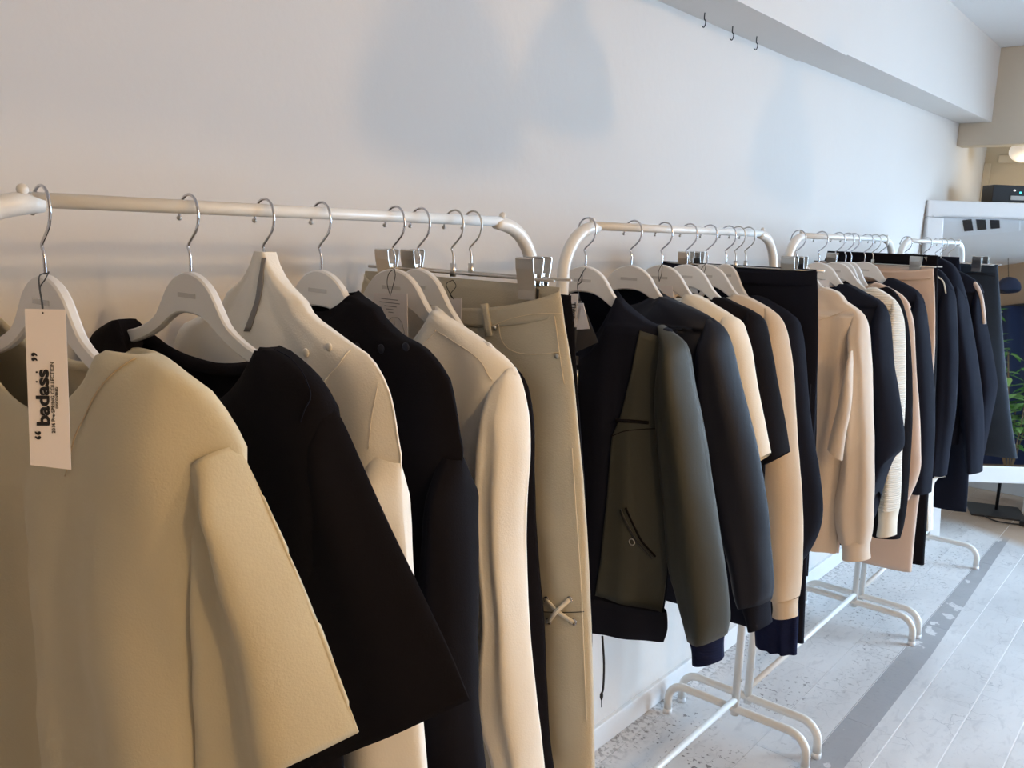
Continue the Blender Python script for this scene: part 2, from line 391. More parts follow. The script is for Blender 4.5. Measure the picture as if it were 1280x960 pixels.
rack(2.363, 3.323, 'white tube clothes rack third from camera, holding the cream sweatshirts')
rack(3.403, 4.363, 'white tube clothes rack farthest away, right before the mirror')
# ------------------------------------------------------------------ hangers
prof_top = [(-.208, 1.326), (-.200, 1.334), (-.154, 1.341), (-.12, 1.350), (-.085, 1.366), (-.066, 1.386), (-.050, 1.405), (-.028, 1.419), (0, 1.425), (.028, 1.419), (.050, 1.405), (.066, 1.386), (.085, 1.366), (.12, 1.350), (.154, 1.341), (.200, 1.334), (.208, 1.326)]
prof_bot = [(.206, 1.310), (.160, 1.321), (.110, 1.335), (.076, 1.349), (.045, 1.366), (.02, 1.374), (-.02, 1.374), (-.045, 1.366), (-.076, 1.349), (-.110, 1.335), (-.160, 1.321), (-.206, 1.310)]
def hook_path(rad=1.0, top=1.519, base=1.422):
    P = [(0, base), (0, 1.445), (-.004, 1.456), (.006, 1.466), (.016, 1.476), (.0205, 1.488), (.020, 1.500), (.0145, 1.511), (.004, 1.5165), (-.008, 1.5145), (-.0165, 1.507), (-.0205, 1.497), (-.022, 1.491)]
    return [Vector((x, 0, z)) for x, z in P]
def mesh_hanger(drop=0, cut=.97):
    bm = bmesh.new(); T = [Vector((p[0], p[1])) for p in smoothp(prof_top, 4)]; B = [Vector((p[0], p[1])) for p in smoothp(prof_bot, 4)][::-1]
    n = 49; T = resample(T, n); B = resample(B, n); 
    def dr(p):
        k = min(1, max(0, (abs(p.x)-.075)/.125)); return Vector((p.x*cut, p.y-drop*k*k*(3-2*k)))
    T = [dr(p) for p in T]; B = [dr(p) for p in B]; be = .0022
    rings = []
    for i in range(n):
        t, b = T[i], B[i]; bend = 0; th = .0062-.0022*min(1, abs(t.x)/.2)
        row = [(t.x, bend-th+be, t.y), (t.x, bend+th-be, t.y), (t.x, bend+th, t.y-be), (b.x, bend+th, b.y+be), (b.x, bend+th-be, b.y), (b.x, bend-th+be, b.y), (b.x, bend-th, b.y+be), (t.x, bend-th, t.y-be)]
        rings.append([bm.verts.new(v) for v in row])
    for a, b in zip(rings, rings[1:]):
        for k in range(8): bm.faces.new((a[k], a[(k+1) % 8], b[(k+1) % 8], b[k]))
    bm.faces.new(rings[0]); bm.faces.new(rings[-1][::-1]); bmesh.ops.recalc_face_normals(bm, faces=bm.faces)
    me = bpy.data.meshes.new('hanger_body'); bm.to_mesh(me); bm.free(); me.materials.append(hangw); return me
me_bodies = (mesh_hanger(), mesh_hanger(.034, .93), mesh_hanger(.060, .88), mesh_hanger(.05, .62))
def mk(name, path, r, m, n=9):
    V = []; Fc = []; tube(V, Fc, path, r, n); me = bpy.data.meshes.new(name); me.from_pydata([tuple(v) for v in V], [], Fc); me.materials.append(m); me.polygons.foreach_set('use_smooth', [True]*len(me.polygons)); return me
me_hook = mk('hook', catmull(hook_path(), 5), .00175, chrome)
me_tip = bpy.data.meshes.new('hook_tip'); bm = bmesh.new(); bmesh.ops.create_uvsphere(bm, u_segments=10, v_segments=7, radius=.0032)
for v in bm.verts: v.co += Vector((-.0222, 0, 1.489))
bm.to_mesh(me_tip); bm.free(); me_tip.materials.append(steel); me_tip.polygons.foreach_set('use_smooth', [True]*len(me_tip.polygons))
bm = bmesh.new(); box(bm, -.02, -.0068, 1.394, .02, -.0062, 1.3995); me_pl = bpy.data.meshes.new('size_sticker'); bm.to_mesh(me_pl); bm.free(); me_pl.materials.append(plate)
def child(name, me, t):
    o = bpy.data.objects.new(name, me); C.objects.link(o); o.parent = t; return o
HG = 'white wooden hangers with chrome hooks'
def hanger(Y, label, x=0, rz=0):
    me_body = me_bodies[0 if Y < .6 or .88 < Y < .9 else (2 if .92 < Y < .95 else 3 if Y in (1.987, 2.888, 3.477, 3.747, 3.914, 2.835) else 1)]
    t = thing('clothes_hanger', label, 'hanger', (x, Y, 0), HG); t.rotation_euler.z = rz
    for n, me in (('hanger_body', me_body), ('hook', me_hook), ('hook_tip', me_tip), ('size_sticker', me_pl)): child(n, me, t)
    return t
# clip hanger for trousers
me_hook2 = mk('hook', catmull([Vector((p.x, 0, p.z)) for p in hook_path(base=1.418)], 5), .0016, steel)
me_bar = mk('cross_bar', [(-.205, 0, 1.417), (0, 0, 1.417), (.205, 0, 1.417)], .0024, steel)
me_ferr = mk('ferrule', [(0, 0, 1.411), (0, 0, 1.432)], .0052, steel, 12)
def clip_mesh():
    bm = bmesh.new()
    for s in (-1, 1):
        pr = [(.0045, 1.386), (.005, 1.400), (.0075, 1.414), (.012, 1.432), (.0135, 1.447), (.0115, 1.449)]
        for a, b in zip(pr, pr[1:]):
            v = [bm.verts.new((x, s*y-s*d, z)) for x, (y, z), d in ((-.017, a, 0), (.017, a, 0), (.017, b, 0), (-.017, b, 0), (-.017, a, .0012), (.017, a, .0012), (.017, b, .0012), (-.017, b, .0012))]
            for f in ((0, 1, 2, 3), (7, 6, 5, 4), (0, 4, 5, 1), (1, 5, 6, 2), (2, 6, 7, 3), (3, 7, 4, 0)): bm.faces.new([v[k] for k in f])
    box(bm, -.012, -.0065, 1.411, .012, .0065, 1.424)
    bmesh.ops.recalc_face_normals(bm, faces=bm.faces)
    me = bpy.data.meshes.new('clip'); bm.to_mesh(me); bm.free(); me.materials.append(steel); return me
me_clip = clip_mesh()
def clip_hanger(Y, label, cx=.14, rz=0):
    t = thing('trouser_hanger', label, 'hanger', (0, Y, 0), 'steel clip hangers for trousers'); t.rotation_euler.z = rz
    for n, me in (('cross_bar', me_bar), ('hook', me_hook2), ('hook_tip', me_tip), ('ferrule', me_ferr)): child(n, me, t)
    for s in (-1, 1):
        o = child('clip', me_clip, t); o.location.x = s*cx
    return t
# ------------------------------------------------------------------ garments
def mir(P, lim=CL): return [(max(-p[0], lim), p[1]) for p in P]
def px(P, Y): return [at(u, v, Y) for u, v in P]
def folds(a, n=3, seed=0, lo=1.2, hi=3.6):
    rr = random.Random(seed); return [(a*rr.uniform(.6, 1)/(1+.35*i), rr.uniform(lo, hi)*(1+.5*i), rr.uniform(0, 6.3), rr.uniform(-1.5, 1.5)) for i in range(n)]
def top(name, label, cat, Y, m, sh, sl, sli=None, neck=.11, z0=None, hem=.78, hw=None, bf=.04, bb=.04, scoop=.05, sback=.015, amp=.008, seed=1,
        group=None, cuff=None, cuffm=None, hemrib=None, ramp=.12, left=True, slf=1.0, slb=1.0, solid=0, hemR=None, seam=False, wn=None, slw=(.12, .085), foldn=3, smat=None, syo=0., wr=.0022, tip=True, ext=2, stopb=.3, tk=.22, tx0=0, bmat=None, lft=None):
    """a hanging top: sh = pixels of the shoulder line from neck to shoulder point, sl = pixels of the outer sleeve edge, sli = inner sleeve edge"""
    t = thing(name, label, cat, (0, Y, hem), group)
    S_ = px(sh, Y); tx = min(S_[-1][0]-.04, px(sl, Y)[0][0]-.03); tx = max(tx, .12) if not tx0 else tx0; S_ = pk(sh, Y, tk, tx); sx, sz = S_[-1]
    hw = hw if hw else min(sx-.015, .26)
    R = list(S_)+([(p[0]-.004, p[1]) for p in pk(sl, Y, tk, tx)[1:1+ext]] if sl and not hemR else []); sx, sz = R[-1]; R = R+[(min(sx-.01, (sx+hw)/2+.005), sz-.06), (hw, sz-.16), (hw, (sz+hem)/2), (hw+.005, hem)] if not hemR else list(S_)+pk(hemR, Y, tk, tx)
    if lft: Lf = px(lft, Y)
    else: Lf = mir(R)
    B = Loft(Lf, R, Y, bf, bb, folds=folds(amp, foldn, seed), scoop=scoop, wn=wn or S_[0][0]*1.02, sback=sback, ramp=ramp, shoulder=True, wr=wr, tk=tk, tx=tx)
    B.build('body', bmat or m, t, solid)
    SL = None
    if sl:
        O = pk(sl, Y, tk, tx)
        if sli: I = pk(sli, Y, tk, tx)
        else:
            n = len(O); I = [(p[0]-(slw[0]+(slw[1]-slw[0])*i/(n-1)), p[1]-.004) for i, p in enumerate(O)]
        if tip: I = [(O[0][0]-.3*(O[0][0]-I[0][0]), O[0][1]-.004)]+[p for p in I if p[1] < O[0][1]-.012]
        SL = Loft(I, O, Y+syo, bf*slf, bb*slb, rows=46, cols=44, wr=wr, folds=folds(amp*.6, 2, seed+50, .6, 1.6), ramp=.12, topb=stopb, tk=tk, tx=tx)
        SL.build('sleeve', smat or m, t, solid)
        if left:
            LO = [(max(-p[0], CL), p[1]) for p in O]; LI = [(max(min(-p[0], CL+.13), CL+.09), p[1]) for p in I]
            Loft(LO, LI, Y+.0, bf*.8, bb*.8, rows=20, cols=24, folds=(), ramp=.12, topb=.3).build('sleeve', smat or m, t)
        if cuff:
            a, b, c, d = pk(cuff, Y, tk, tx)     # top-left, top-right, bottom-left, bottom-right
            k = Loft([a, ((a[0]+c[0])/2+.003, (a[1]+c[1])/2), c], [b, ((b[0]+d[0])/2-.002, (b[1]+d[1])/2), d], Y+syo, bf*.75, bb*.75, rows=10, cols=36, folds=(), topb=.9, tk=tk, tx=tx)
            k.build('cuff', cuffm or m, t)
    if hemrib:
        dz, mm = hemrib; e = R[-1]; l = Lf[-1]
        Loft([l, (l[0]+.012, l[1]-dz/2), (l[0]+.02, l[1]-dz)], [e, (e[0]-.006, e[1]-dz/2), (e[0]-.014, e[1]-dz)], Y, bf*.95, bb*.95, rows=12, cols=64, folds=B.folds, topb=1, ramp=.01).build('hem_rib', mm, t)
    return t, B, SL
def trousers(name, label, Y, m, R, hem, bf=.02, bb=.02, scoop=.02, wz=None, group=None, seed=3, band=.035, legw=None, crotch=.27, amp=.004, bandm=None, lw=None, legin=.015):
    """trousers clipped by the waistband: R = pixels of the outer edge from waist to hem"""
    t = thing(name, label, 'trousers', (0, Y, hem or px(R, Y)[-1][1]), group); P = px(R, Y); P = [p for p in P]; P[-1] = (P[-1][0], hem) if hem is not None else P[-1]
    z0 = P[0][1]; zc = z0-crotch
    up = [p for p in P if p[1] > zc]; lo = [p for p in P if p[1] <= zc]
    xr = up[-1][0]+(lo[0][0]-up[-1][0])*(up[-1][1]-zc)/(up[-1][1]-lo[0][1]) if lo else up[-1][0]
    up.append((xr, zc)); lo = [(xr, zc+.02)]+lo
    lw_ = [(max(-p[0], CL), p[1]) for p in up[:-1]]
    li = lw_+[(-.05, zc+.015), (legin, zc-.02)]+[(legin, p[1]) for p in lo[1:] if p[1] < zc-.05]
    B = G = Loft(li, up[:-1]+[(xr, zc)]+lo[1:], Y, bf, bb, rows=64, cols=64, folds=folds(amp, 2, seed, .6, 1.8), scoop=scoop, wn=P[0][0]*1.05, fade=.2, ramp=.3, topb=.5, pw=.45, wr=.0016)
    B.build('hips_and_leg', m, t, .0015)
    w0 = up[0]
    K = Loft([(max(-w0[0], CL)-.0015, w0[1]+.002), (max(-w0[0], CL)-.002, w0[1]-band)], [(w0[0]+.0015, w0[1]+.002), (w0[0]+.003, w0[1]-band)], Y, bf*.55+.003, bb*.55+.003, rows=6, folds=(), scoop=scoop, wn=P[0][0]*1.05, fade=.2, topb=1, pw=.45, wr=0)
    K.build('waistband', bandm or m, t, .002)
    li = [(legin, p[1]) for p in lo]
    Loft([(max(-b[0], CL), b[1]) for b in lo], [(-a[0]*.6, a[1]) for a in li], Y, bf, bb, rows=24, cols=30, folds=(), ramp=.05, topb=1).build('leg', m, t)
    return t, B, G
def seamline(L, name, pts, m, t, w=.0012): return L.strip(name, pts, w, m, t)

# ---- rack 1
GR = 'tops on the nearest rack'
hanger(.385, 'white wooden hanger inside the beige tee, partly behind the white card tag', x=.012)
t, B, SL = top('short_sleeve_top', 'beige short-sleeved boxy tee hanging nearest the camera', 'top', .39, beige,
    [(164, 452), (185, 441), (230, 470), (272, 508), (300, 556), (303, 580)], [(299, 556), (303, 566), (345, 655), (400, 780), (448, 915)],
    [(256, 583), (248, 610), (244, 760), (247, 1010)], hem=.62, hw=.27, bf=.055, bb=.03, scoop=.078, sback=.03, amp=.020, seed=4, ext=0, solid=.0015, group=GR, slf=.5, slb=.25, foldn=4, stopb=.9, tk=.85, tx0=.262, wn=.165, ramp=.25, tip=False, wr=.004)
t_ = bpy.data.objects.new
B.strip('neck_seam', [(172, 447), (205, 462), (240, 492), (262, 520), (290, 556)], .0016, beige_s, t)
SL.strip('hem_stitch', [(252, 988), (330, 950), (400, 917), (441, 894)], .0012, beige_s, t)
SL.strip('shoulder_seam', [(252, 583), (275, 571), (300, 562)], .0014, beige_s, t)
boxo('neck_label', .02, .418, 1.313, .075, .420, 1.325, black, t)
hanger(.557, 'white wooden hanger inside the black short-sleeved tee')
t, B, SL = top('short_sleeve_top', 'black short-sleeved boxy tee hanging second from the camera', 'top', .557, black,
    [(322, 449), (342, 433), (372, 452), (402, 482), (425, 520)], [(416, 508), (430, 530), (470, 620), (520, 725), (560, 808), (588, 875)],
    [(380, 500), (372, 600), (368, 760), (376, 962)], hem=.60, hw=.27, bf=.045, bb=.035, scoop=.085, sback=.035, amp=.007, seed=6, solid=.0015, group=GR, slf=.5, slb=.3, wn=.16, ramp=.2, tk=.7, tx0=.25)
B.strip('neck_seam', [(345, 436), (372, 455), (400, 485), (420, 520)], .0014, navyb, t)

hanger(.662, 'white wooden hanger inside the white jacket, only its hook showing')
t, B, SL = top('jacket', 'white jacket with high collar rising to the hanger hook, snap buttons', 'jacket', .662, white_c,
    [(337, 315), (346, 338), (360, 358), (379, 376), (390, 395), (413, 412), (437, 430), (460, 446), (477, 470), (489, 500), (497, 548), (501, 586)], [(500, 579), (502, 600), (505, 657), (511, 740), (518, 840), (524, 911), (529, 975)],
    [(464, 561), (455, 600), (443, 660), (424, 760), (424, 850), (426, 930), (427, 980)], hem=.74, hw=.22, bf=.034, bb=.034, scoop=.0, sback=0, amp=.009, seed=11, group=GR, left=True, ramp=.5, slf=.95, tip=False, ext=0, tk=.35)
B.strip('yoke_seam', [(440, 437), (425, 455), (411, 470), (400, 487)], .0013, white_c, t)
B.strip('sleeve_ridge', [(474, 478), (471, 520), (466, 560)], .0009, cream, t)
B.patch('collar_gap_shade', [(331, 322), (321, 372), (306, 414)], [(334, 322), (327, 372), (313, 414)], grink, t, eps=.002)  # grey patch painting the shade in the slit between collar flaps
for u, v in ((353, 448), (383, 441), (412, 434)):
    p = B.spot(u, v, .001); o = sphereo('snap_button', p, .0052, white_c, t, (1, .35, 1)) if False else None
    bm = bmesh.new(); bmesh.ops.create_uvsphere(bm, u_segments=14, v_segments=8, radius=.0058)
    for vv in bm.verts: vv.co = Vector((vv.co.x, vv.co.y*.4, vv.co.z))+p
    link_bm('snap_button', bm, white_c, t, True)
hanger(.752, 'white wooden hanger inside the black high-collared jacket')
t, B, SL = top('jacket', 'black jacket with pointed upturned collar and snap buttons', 'jacket', .755, black,
    [(441, 361), (450, 372), (471, 386), (477, 398), (500, 420), (528, 435), (548, 457), (561, 475), (568, 503), (574, 540), (578, 580)], [(577, 575), (579, 595), (580, 640), (584, 700), (587, 789), (590, 878), (594, 926), (599, 975)],
    [(552, 568), (546, 600), (538, 660), (530, 760), (530, 900), (536, 975)], hem=.74, hw=.2, bf=.034, bb=.05, scoop=.035, sback=.01, amp=.006, seed=14, group=GR, ramp=.4, wn=.07, tip=False, ext=0, tk=.35)
for u, v in ((447, 434), (477, 436), (508, 434)):
    p = B.spot(u, v, .001); bm = bmesh.new(); bmesh.ops.create_uvsphere(bm, u_segments=14, v_segments=8, radius=.0062)
    for vv in bm.verts: vv.co = Vector((vv.co.x, vv.co.y*.4, vv.co.z))+p
    link_bm('snap_button', bm, navny, t, True)
hanger(.888, 'white wooden hanger inside the white shirt, with a printed tag tied on')
t, B, SL = top('shirt', 'white long-sleeved band-collar shirt with chest pocket', 'shirt', .89, white_c,
    [(541, 380), (556, 394), (577, 406), (597, 419), (617, 434), (637, 451), (650, 470)], [(643, 459), (650, 472), (656, 492), (661, 530), (662, 565), (659, 610), (656, 660), (657, 705), (661, 774), (667, 834), (674, 908), (680, 970)],
    [(634, 466), (620, 482), (612, 540), (607, 610), (610, 690), (615, 760), (608, 820), (603, 884), (618, 930), (628, 975)], hem=.80, hw=.215, bf=.05, bb=.02, scoop=.08, sback=.01, amp=.009, seed=21, group=GR, ramp=.35, solid=.001, wn=.09, slf=.9)
B.strip('yoke_seam', [(547, 414), (565, 425), (588, 440), (604, 455), (617, 476)], .0012, cream, t)
B.strip('collar_seam', [(546, 412), (535, 425), (520, 438)], .0012, cream, t)
B.patch('chest_pocket', [(560, 604), (560, 640), (560, 692)], [(594, 610), (589, 650), (586, 696)], white_c, t, eps=.0022)
B.strip('pocket_stitch', [(592, 612), (588, 650), (585, 694)], .0009, cream, t)
hanger(.94, 'white wooden hanger inside the narrow black top behind the white shirt')
top('top', 'black long-sleeved top, a thin sliver behind the white shirt', 'top', .945, black,
    [(556, 388), (566, 402), (600, 430), (640, 456), (656, 474)], [(640, 456), (655, 472), (663, 495), (667, 545), (667, 600), (668, 650), (671, 700), (679, 789), (684, 908), (692, 975)],
    None, hem=.82, hw=.215, bf=.022, bb=.028, scoop=.03, amp=.003, seed=23, group=GR, tk=.08, ramp=.3)
clip_hanger(1.015, 'steel clip hanger holding the khaki lace-knee jeans', .158)
t, B, G = trousers('jeans', 'khaki jeans with laced knee cut, clipped to a steel hanger', 1.015, khaki,
    [(699, 361), (703, 380), (706, 405), (713, 445), (718, 480), (723, 540), (729, 600), (733, 660), (736, 720), (739, 800), (742, 880), (747, 990)], .60, bf=.032, bb=.018, scoop=.045, seed=5, amp=.003)
B.strip('waist_seam', [(606, 412), (640, 398), (675, 392), (702, 392)], .0012, thread, t)
B.strip('pocket_seam', [(624, 405), (628, 425), (640, 438), (665, 443), (700, 440)], .0012, thread, t)
B.strip('side_seam', [(694, 395), (700, 440), (706, 480)], .0014, thread, t)
G.strip('side_seam', [(716, 560), (721, 640), (727, 730), (730, 800), (734, 900)], .0014, thread, t)
for p in (B.patch('belt_loop', [(603, 380), (609, 420)], [(611, 379), (617, 419)], khaki, t, 6, 4, .005),): pass
for u, v in ((619, 410), (697, 445)):
    p = B.spot(u, v, .002); bm = bmesh.new(); bmesh.ops.create_uvsphere(bm, u_segments=12, v_segments=8, radius=.0042)
    for vv in bm.verts: vv.co = Vector((vv.co.x, vv.co.y*.5, vv.co.z))+p
    link_bm('rivet', bm, steel, t, True)
G.strip('knee_cut', [(677, 764), (700, 765), (731, 764)], .0014, bthread, t)
for i, (u, v) in enumerate(((684, 749), (713, 749), (687, 776), (718, 777))):
    p = G.spot(u, v, .002); r_ = .0042; V = []; Fc = []
    tube(V, Fc, [p+Vector((math.cos(a)*r_, 0, math.sin(a)*r_)) for a in [k*math.pi/8 for k in range(17)]], .0012, 6); link('eyelet', V, Fc, chrome, t)
for a, b, e in (((684, 749), (718, 777), .004), ((713, 749), (687, 776), .007)):
    pa, pb = G.spot(*a, .002), G.spot(*b, .002); mid = (pa+pb)/2+Vector((0, -e, 0)); d = (pb-pa).normalized(); n_ = d.cross(Vector((0, 1, 0))).normalized()*.0032
    P = catmull([pa, mid, pb], 6); V = [q for p in P for q in (p-n_, p+n_)]
    o = link('knee_lace', V, [(2*i, 2*i+1, 2*i+3, 2*i+2) for i in range(len(P)-1)], cream, t); md = o.modifiers.new('t', 'SOLIDIFY'); md.thickness = .0018
boxo('waist_label', .015, 1.024, 1.352, .05, 1.0255, 1.360, black, t)
clip_hanger(1.058, 'steel clip hanger holding the black trousers behind the khaki jeans')
trousers('trousers', 'black trousers clipped just behind the khaki jeans', 1.058, black,
    [(713, 371), (717, 400), (720, 450), (724, 520), (730, 600), (735, 700), (740, 800), (742, 812)], .70, bf=.014, bb=.02, scoop=.0, seed=8)

# ---- rack 2
GB = 'tops on the second rack'
hanger(1.385, 'white wooden hanger inside the olive and navy bomber, under the black tag')
t, B, SL = top('bomber_jacket', 'olive and navy bomber jacket with blue ribbed cuffs and zip pocket', 'jacket', 1.385, navyb,
    [(768, 363), (777, 376), (793, 390), (816, 405), (836, 411)], [(826, 406), (851, 424), (858, 440), (866, 480), (878, 540), (889, 610), (898, 665), (905, 710), (909, 750), (910, 775), (906, 795)],
    [(826, 455), (822, 500), (826, 560), (832, 640), (836, 700), (846, 740), (856, 775), (862, 797)], hemR=[(840, 420), (838, 470), (832, 540), (834, 640), (835, 700), (832, 745), (828, 768)],
    hem=.85, bf=.05, bb=.055, scoop=.11, sback=.0, amp=.010, seed=31, group=GB, ramp=.3, smat=olive, cuff=[(862, 793), (905, 793), (868, 826), (903, 824)], cuffm=navy, slf=1.0, solid=.0015, wn=.08)
B.patch('olive_panel', [(801, 413), (791, 462), (776, 522), (766, 545), (760, 620), (752, 700), (745, 744)], [(838, 425), (836, 470), (832, 540), (832, 600), (834, 660), (834, 720), (828, 765)], olive, t, 40, 26, .0035)
B.strip('chest_slit', [(771, 525), (790, 526), (812, 528)], .007, black, t, eps=.004)
B.strip('chest_seam', [(765, 545), (785, 538), (826, 535)], .002, black, t, eps=.003)
B.strip('pocket_zip', [(778, 636), (789, 660), (800, 678), (817, 697)], .004, black_p, t, eps=.006)
B.strip('pocket_welt', [(784, 634), (796, 660), (806, 678), (821, 695)], .004, black, t, eps=.005)
p = B.spot(793, 676, .009); V = []; Fc = []
tube(V, Fc, [p+Vector((math.cos(a)*.006, 0, math.sin(a)*.006)) for a in [k*math.pi/8 for k in range(17)]], .0011, 6); link('zip_puller', V, Fc, steel, t)
Lh = px([(700, 752), (700, 800)], 1.34); 
hb = [at(828, 768, 1.37), at(829, 790, 1.37), at(824, 806, 1.37)]
Loft([(CL+.01, hb[0][1]+.012), (CL+.012, hb[1][1]+.005), (CL+.016, hb[2][1]-.012)], hb, 1.385, .060, .05, rows=12, folds=B.folds, topb=1, ramp=.01).build('hem_rib', navyb, t)
B.strip('front_zip', [(723, 462), (722, 520), (724, 600)], .005, steel, t, eps=.003)
p = B.spot(724, 450, .008); boxo('zip_slider', p.x-.003, p.y-.002, p.z-.008, p.x+.003, p.y+.002, p.z+.008, steel, t)

q = [at(u, v, 1.34) for u, v in ((753, 795), (755, 830), (754, 860), (752, 868), (752, 884))]
dc = tubeo('drawcord', catmull([Vector((a, 1.34, b)) for a, b in q], 4), lambda s: .0022 if s < .72 else (.0036 if s < .82 else .001), bthread, t, 8)
hanger(1.551, 'white wooden hanger inside the navy bomber jacket')
t, B, SL = top('bomber_jacket', 'plain dark navy bomber jacket hanging behind the olive one', 'jacket', 1.551, navny,
    [(816, 353), (825, 366), (847, 377), (872, 388), (895, 401), (908, 416)], [(890, 398), (906, 411), (915, 437), (926, 480), (940, 530), (950, 575), (958, 625), (963, 680), (966, 731), (963, 750)],
    [(876, 430), (872, 500), (880, 580), (894, 640), (911, 697), (919, 739), (925, 752)], hem=.86, hw=.22, bf=.055, bb=.045, scoop=.05, sback=.0, amp=.006, seed=33, group=GB, ramp=.3, cuff=[(926, 749), (962, 748), (938, 785), (964, 779)], cuffm=navyb, hemrib=(.05, navyb), solid=.0015, wn=.08)
hanger(1.677, 'white wooden hanger inside the cream short-sleeved sweatshirt, with a tag thread')
top('sweatshirt', 'cream short-sleeved sweatshirt, first pale garment on the second rack', 'sweatshirt', 1.677, cream,
    [(858, 376), (868, 368), (891, 380), (917, 396), (930, 412)], [(908, 392), (924, 400), (932, 416), (940, 442), (946, 482), (955, 528), (962, 566)],
    [(898, 420), (898, 470), (905, 530), (925, 590)], hem=.92, hw=.22, bf=.04, bb=.045, scoop=.05, amp=.006, seed=35, group=GB, ramp=.2)
hanger(1.789, 'white wooden hanger inside the black short-sleeved top on the second rack')
top('short_sleeve_top', 'black short-sleeved sweatshirt between two pale ones', 'top', 1.789, black,
    [(894, 379), (901, 371), (922, 380), (944, 391), (956, 406)], [(938, 387), (953, 398), (961, 420), (968, 455), (975, 498), (982, 536), (986, 565)],
    [(925, 420), (925, 480), (935, 540), (955, 582)], hem=.92, hw=.22, bf=.042, bb=.04, scoop=.05, amp=.005, seed=36, group=GB, tk=.15, ramp=.2)
hanger(1.887, 'white wooden hanger inside the sand long-sleeved sweatshirt')
top('sweatshirt', 'sand long-sleeved sweatshirt with ribbed cuff on the second rack', 'sweatshirt', 1.887, sand,
    [(917, 375), (926, 368), (944, 376), (963, 387), (977, 402)], [(960, 384), (975, 396), (983, 413), (988, 440), (992, 475), (994, 520), (998, 570), (1002, 620), (1003, 675), (1001, 724), (998, 746)],
    [(948, 420), (945, 500), (948, 570), (955, 640), (960, 700), (964, 746)], hem=.86, hw=.22, bf=.042, bb=.04, scoop=.05, amp=.006, seed=37, group=GB, tk=.12, cuff=[(965, 745), (998, 747), (966, 769), (997, 770)], ramp=.2)
hanger(1.987, 'white wooden hanger inside the black long-sleeved sweatshirt of the second rack')
t, B, SL = top('sweatshirt', 'blue-black long-sleeved sweatshirt, sleeve bulging beside the cream hoodie', 'sweatshirt', 1.987, navyb,
    [(941, 375), (948, 369), (971, 380), (992, 394), (1001, 410)], [(982, 388), (997, 399), (1003, 418), (1008, 455), (1012, 505), (1018, 550), (1025, 590), (1029, 635), (1024, 665), (1013, 688), (1004, 700)],
    [(972, 430), (970, 520), (975, 600), (982, 660), (990, 700)], hem=.86, hw=.22, bf=.042, bb=.024, scoop=.05, amp=.005, seed=38, group=GB, tk=.04, ramp=.2)
a = px([(941, 770), (943, 806)], 1.975); b = px([(998, 762), (995, 819)], 1.975)
Loft(a, b, 1.98, .03, .02, rows=8, topb=1, folds=folds(.004, 2, 2)).build('blue_hem', navy, t)
a = px([(930, 560), (941, 775)], 1.98); b = px([(985, 560), (998, 765)], 1.98)
Loft(a, b, 1.985, .03, .02, rows=12, topb=1).build('body_lower', navyb, t)
clip_hanger(2.04, 'steel clip hanger holding the black trousers on the second rack')
t, B, G = trousers('trousers', 'black trousers clipped at the far end of the second rack', 2.04, navyb,
    [(1020, 338), (1022, 360), (1023, 400), (1022, 460), (1019, 540), (1014, 640), (1008, 720), (1005, 804)], None, bf=.022, bb=.02, scoop=.01, seed=41)
G.strip('side_seam', [(1014, 480), (1011, 560), (1007, 640)], .0015, navny, t)
clip_hanger(2.098, 'steel clip hanger farthest along the second rack')
trousers('trousers', 'black trousers hidden behind the other black pair', 2.098, black,
    [(1021, 338), (1023, 380), (1022, 460), (1020, 560), (1014, 650), (1010, 720)], None, bf=.018, bb=.02, scoop=.0, seed=42)

# ---- rack 3
GC = 'tops on the third rack'
hanger(2.432, 'white wooden hanger inside the cream hoodie, mostly hidden by black trousers')
t, B, SL = top('hoodie', 'cream high-necked sweatshirt with wide sleeves, first on third rack', 'sweatshirt', 2.432, creamh,
    [(1032, 359), (1050, 366), (1058, 377), (1072, 386), (1081, 398)], [(1070, 385), (1079, 393), (1084, 408), (1087, 447), (1089, 498), (1092, 545), (1093, 592), (1092, 639), (1091, 661), (1088, 677)],
    [(1060, 420), (1062, 482), (1055, 554), (1050, 595), (1044, 623), (1044, 651), (1050, 677)], hem=.60, hw=.19, bf=.052, bb=.06, scoop=.04, sback=0, amp=.012, seed=51, group=GC, cuff=[(1050, 674), (1088, 676), (1053, 698), (1088, 698)], ramp=.25, wn=.08, slf=.8)
a = px([(1063, 440), (1050, 500), (1039, 545), (1036, 560)], 2.37); b = px([(1067, 438), (1066, 500), (1058, 545), (1054, 575)], 2.37)
Loft(a, b, 2.36, .018, .018, rows=20, cols=30, topb=.4).build('folded_sleeve', creamh, t)
p = at(1030, 620, 2.37)
B.strip('neck_seam', [(1024, 400), (1040, 395), (1058, 388), (1064, 384)], .0016, sand, t)
hanger(2.605, 'white wooden hanger inside the black batwing sweatshirt')
top('sweatshirt', 'black sweatshirt with loose elbow-length batwing sleeve', 'sweatshirt', 2.605, navyb,
    [(1050, 363), (1057, 354), (1080, 365), (1100, 376), (1110, 388)], [(1098, 374), (1108, 384), (1113, 408), (1116, 451), (1122, 485), (1128, 523), (1130, 545), (1128, 561), (1118, 569), (1106, 594), (1098, 615)],
    [(1088, 410), (1085, 460), (1085, 510), (1086, 550), (1088, 580), (1086, 640), (1084, 662)], hem=.66, hw=.2, bf=.06, bb=.06, scoop=.05, amp=.006, seed=53, group=GC, ramp=.2, slf=.8)
hanger(2.75, 'white wooden hanger inside the white ribbed pullover')
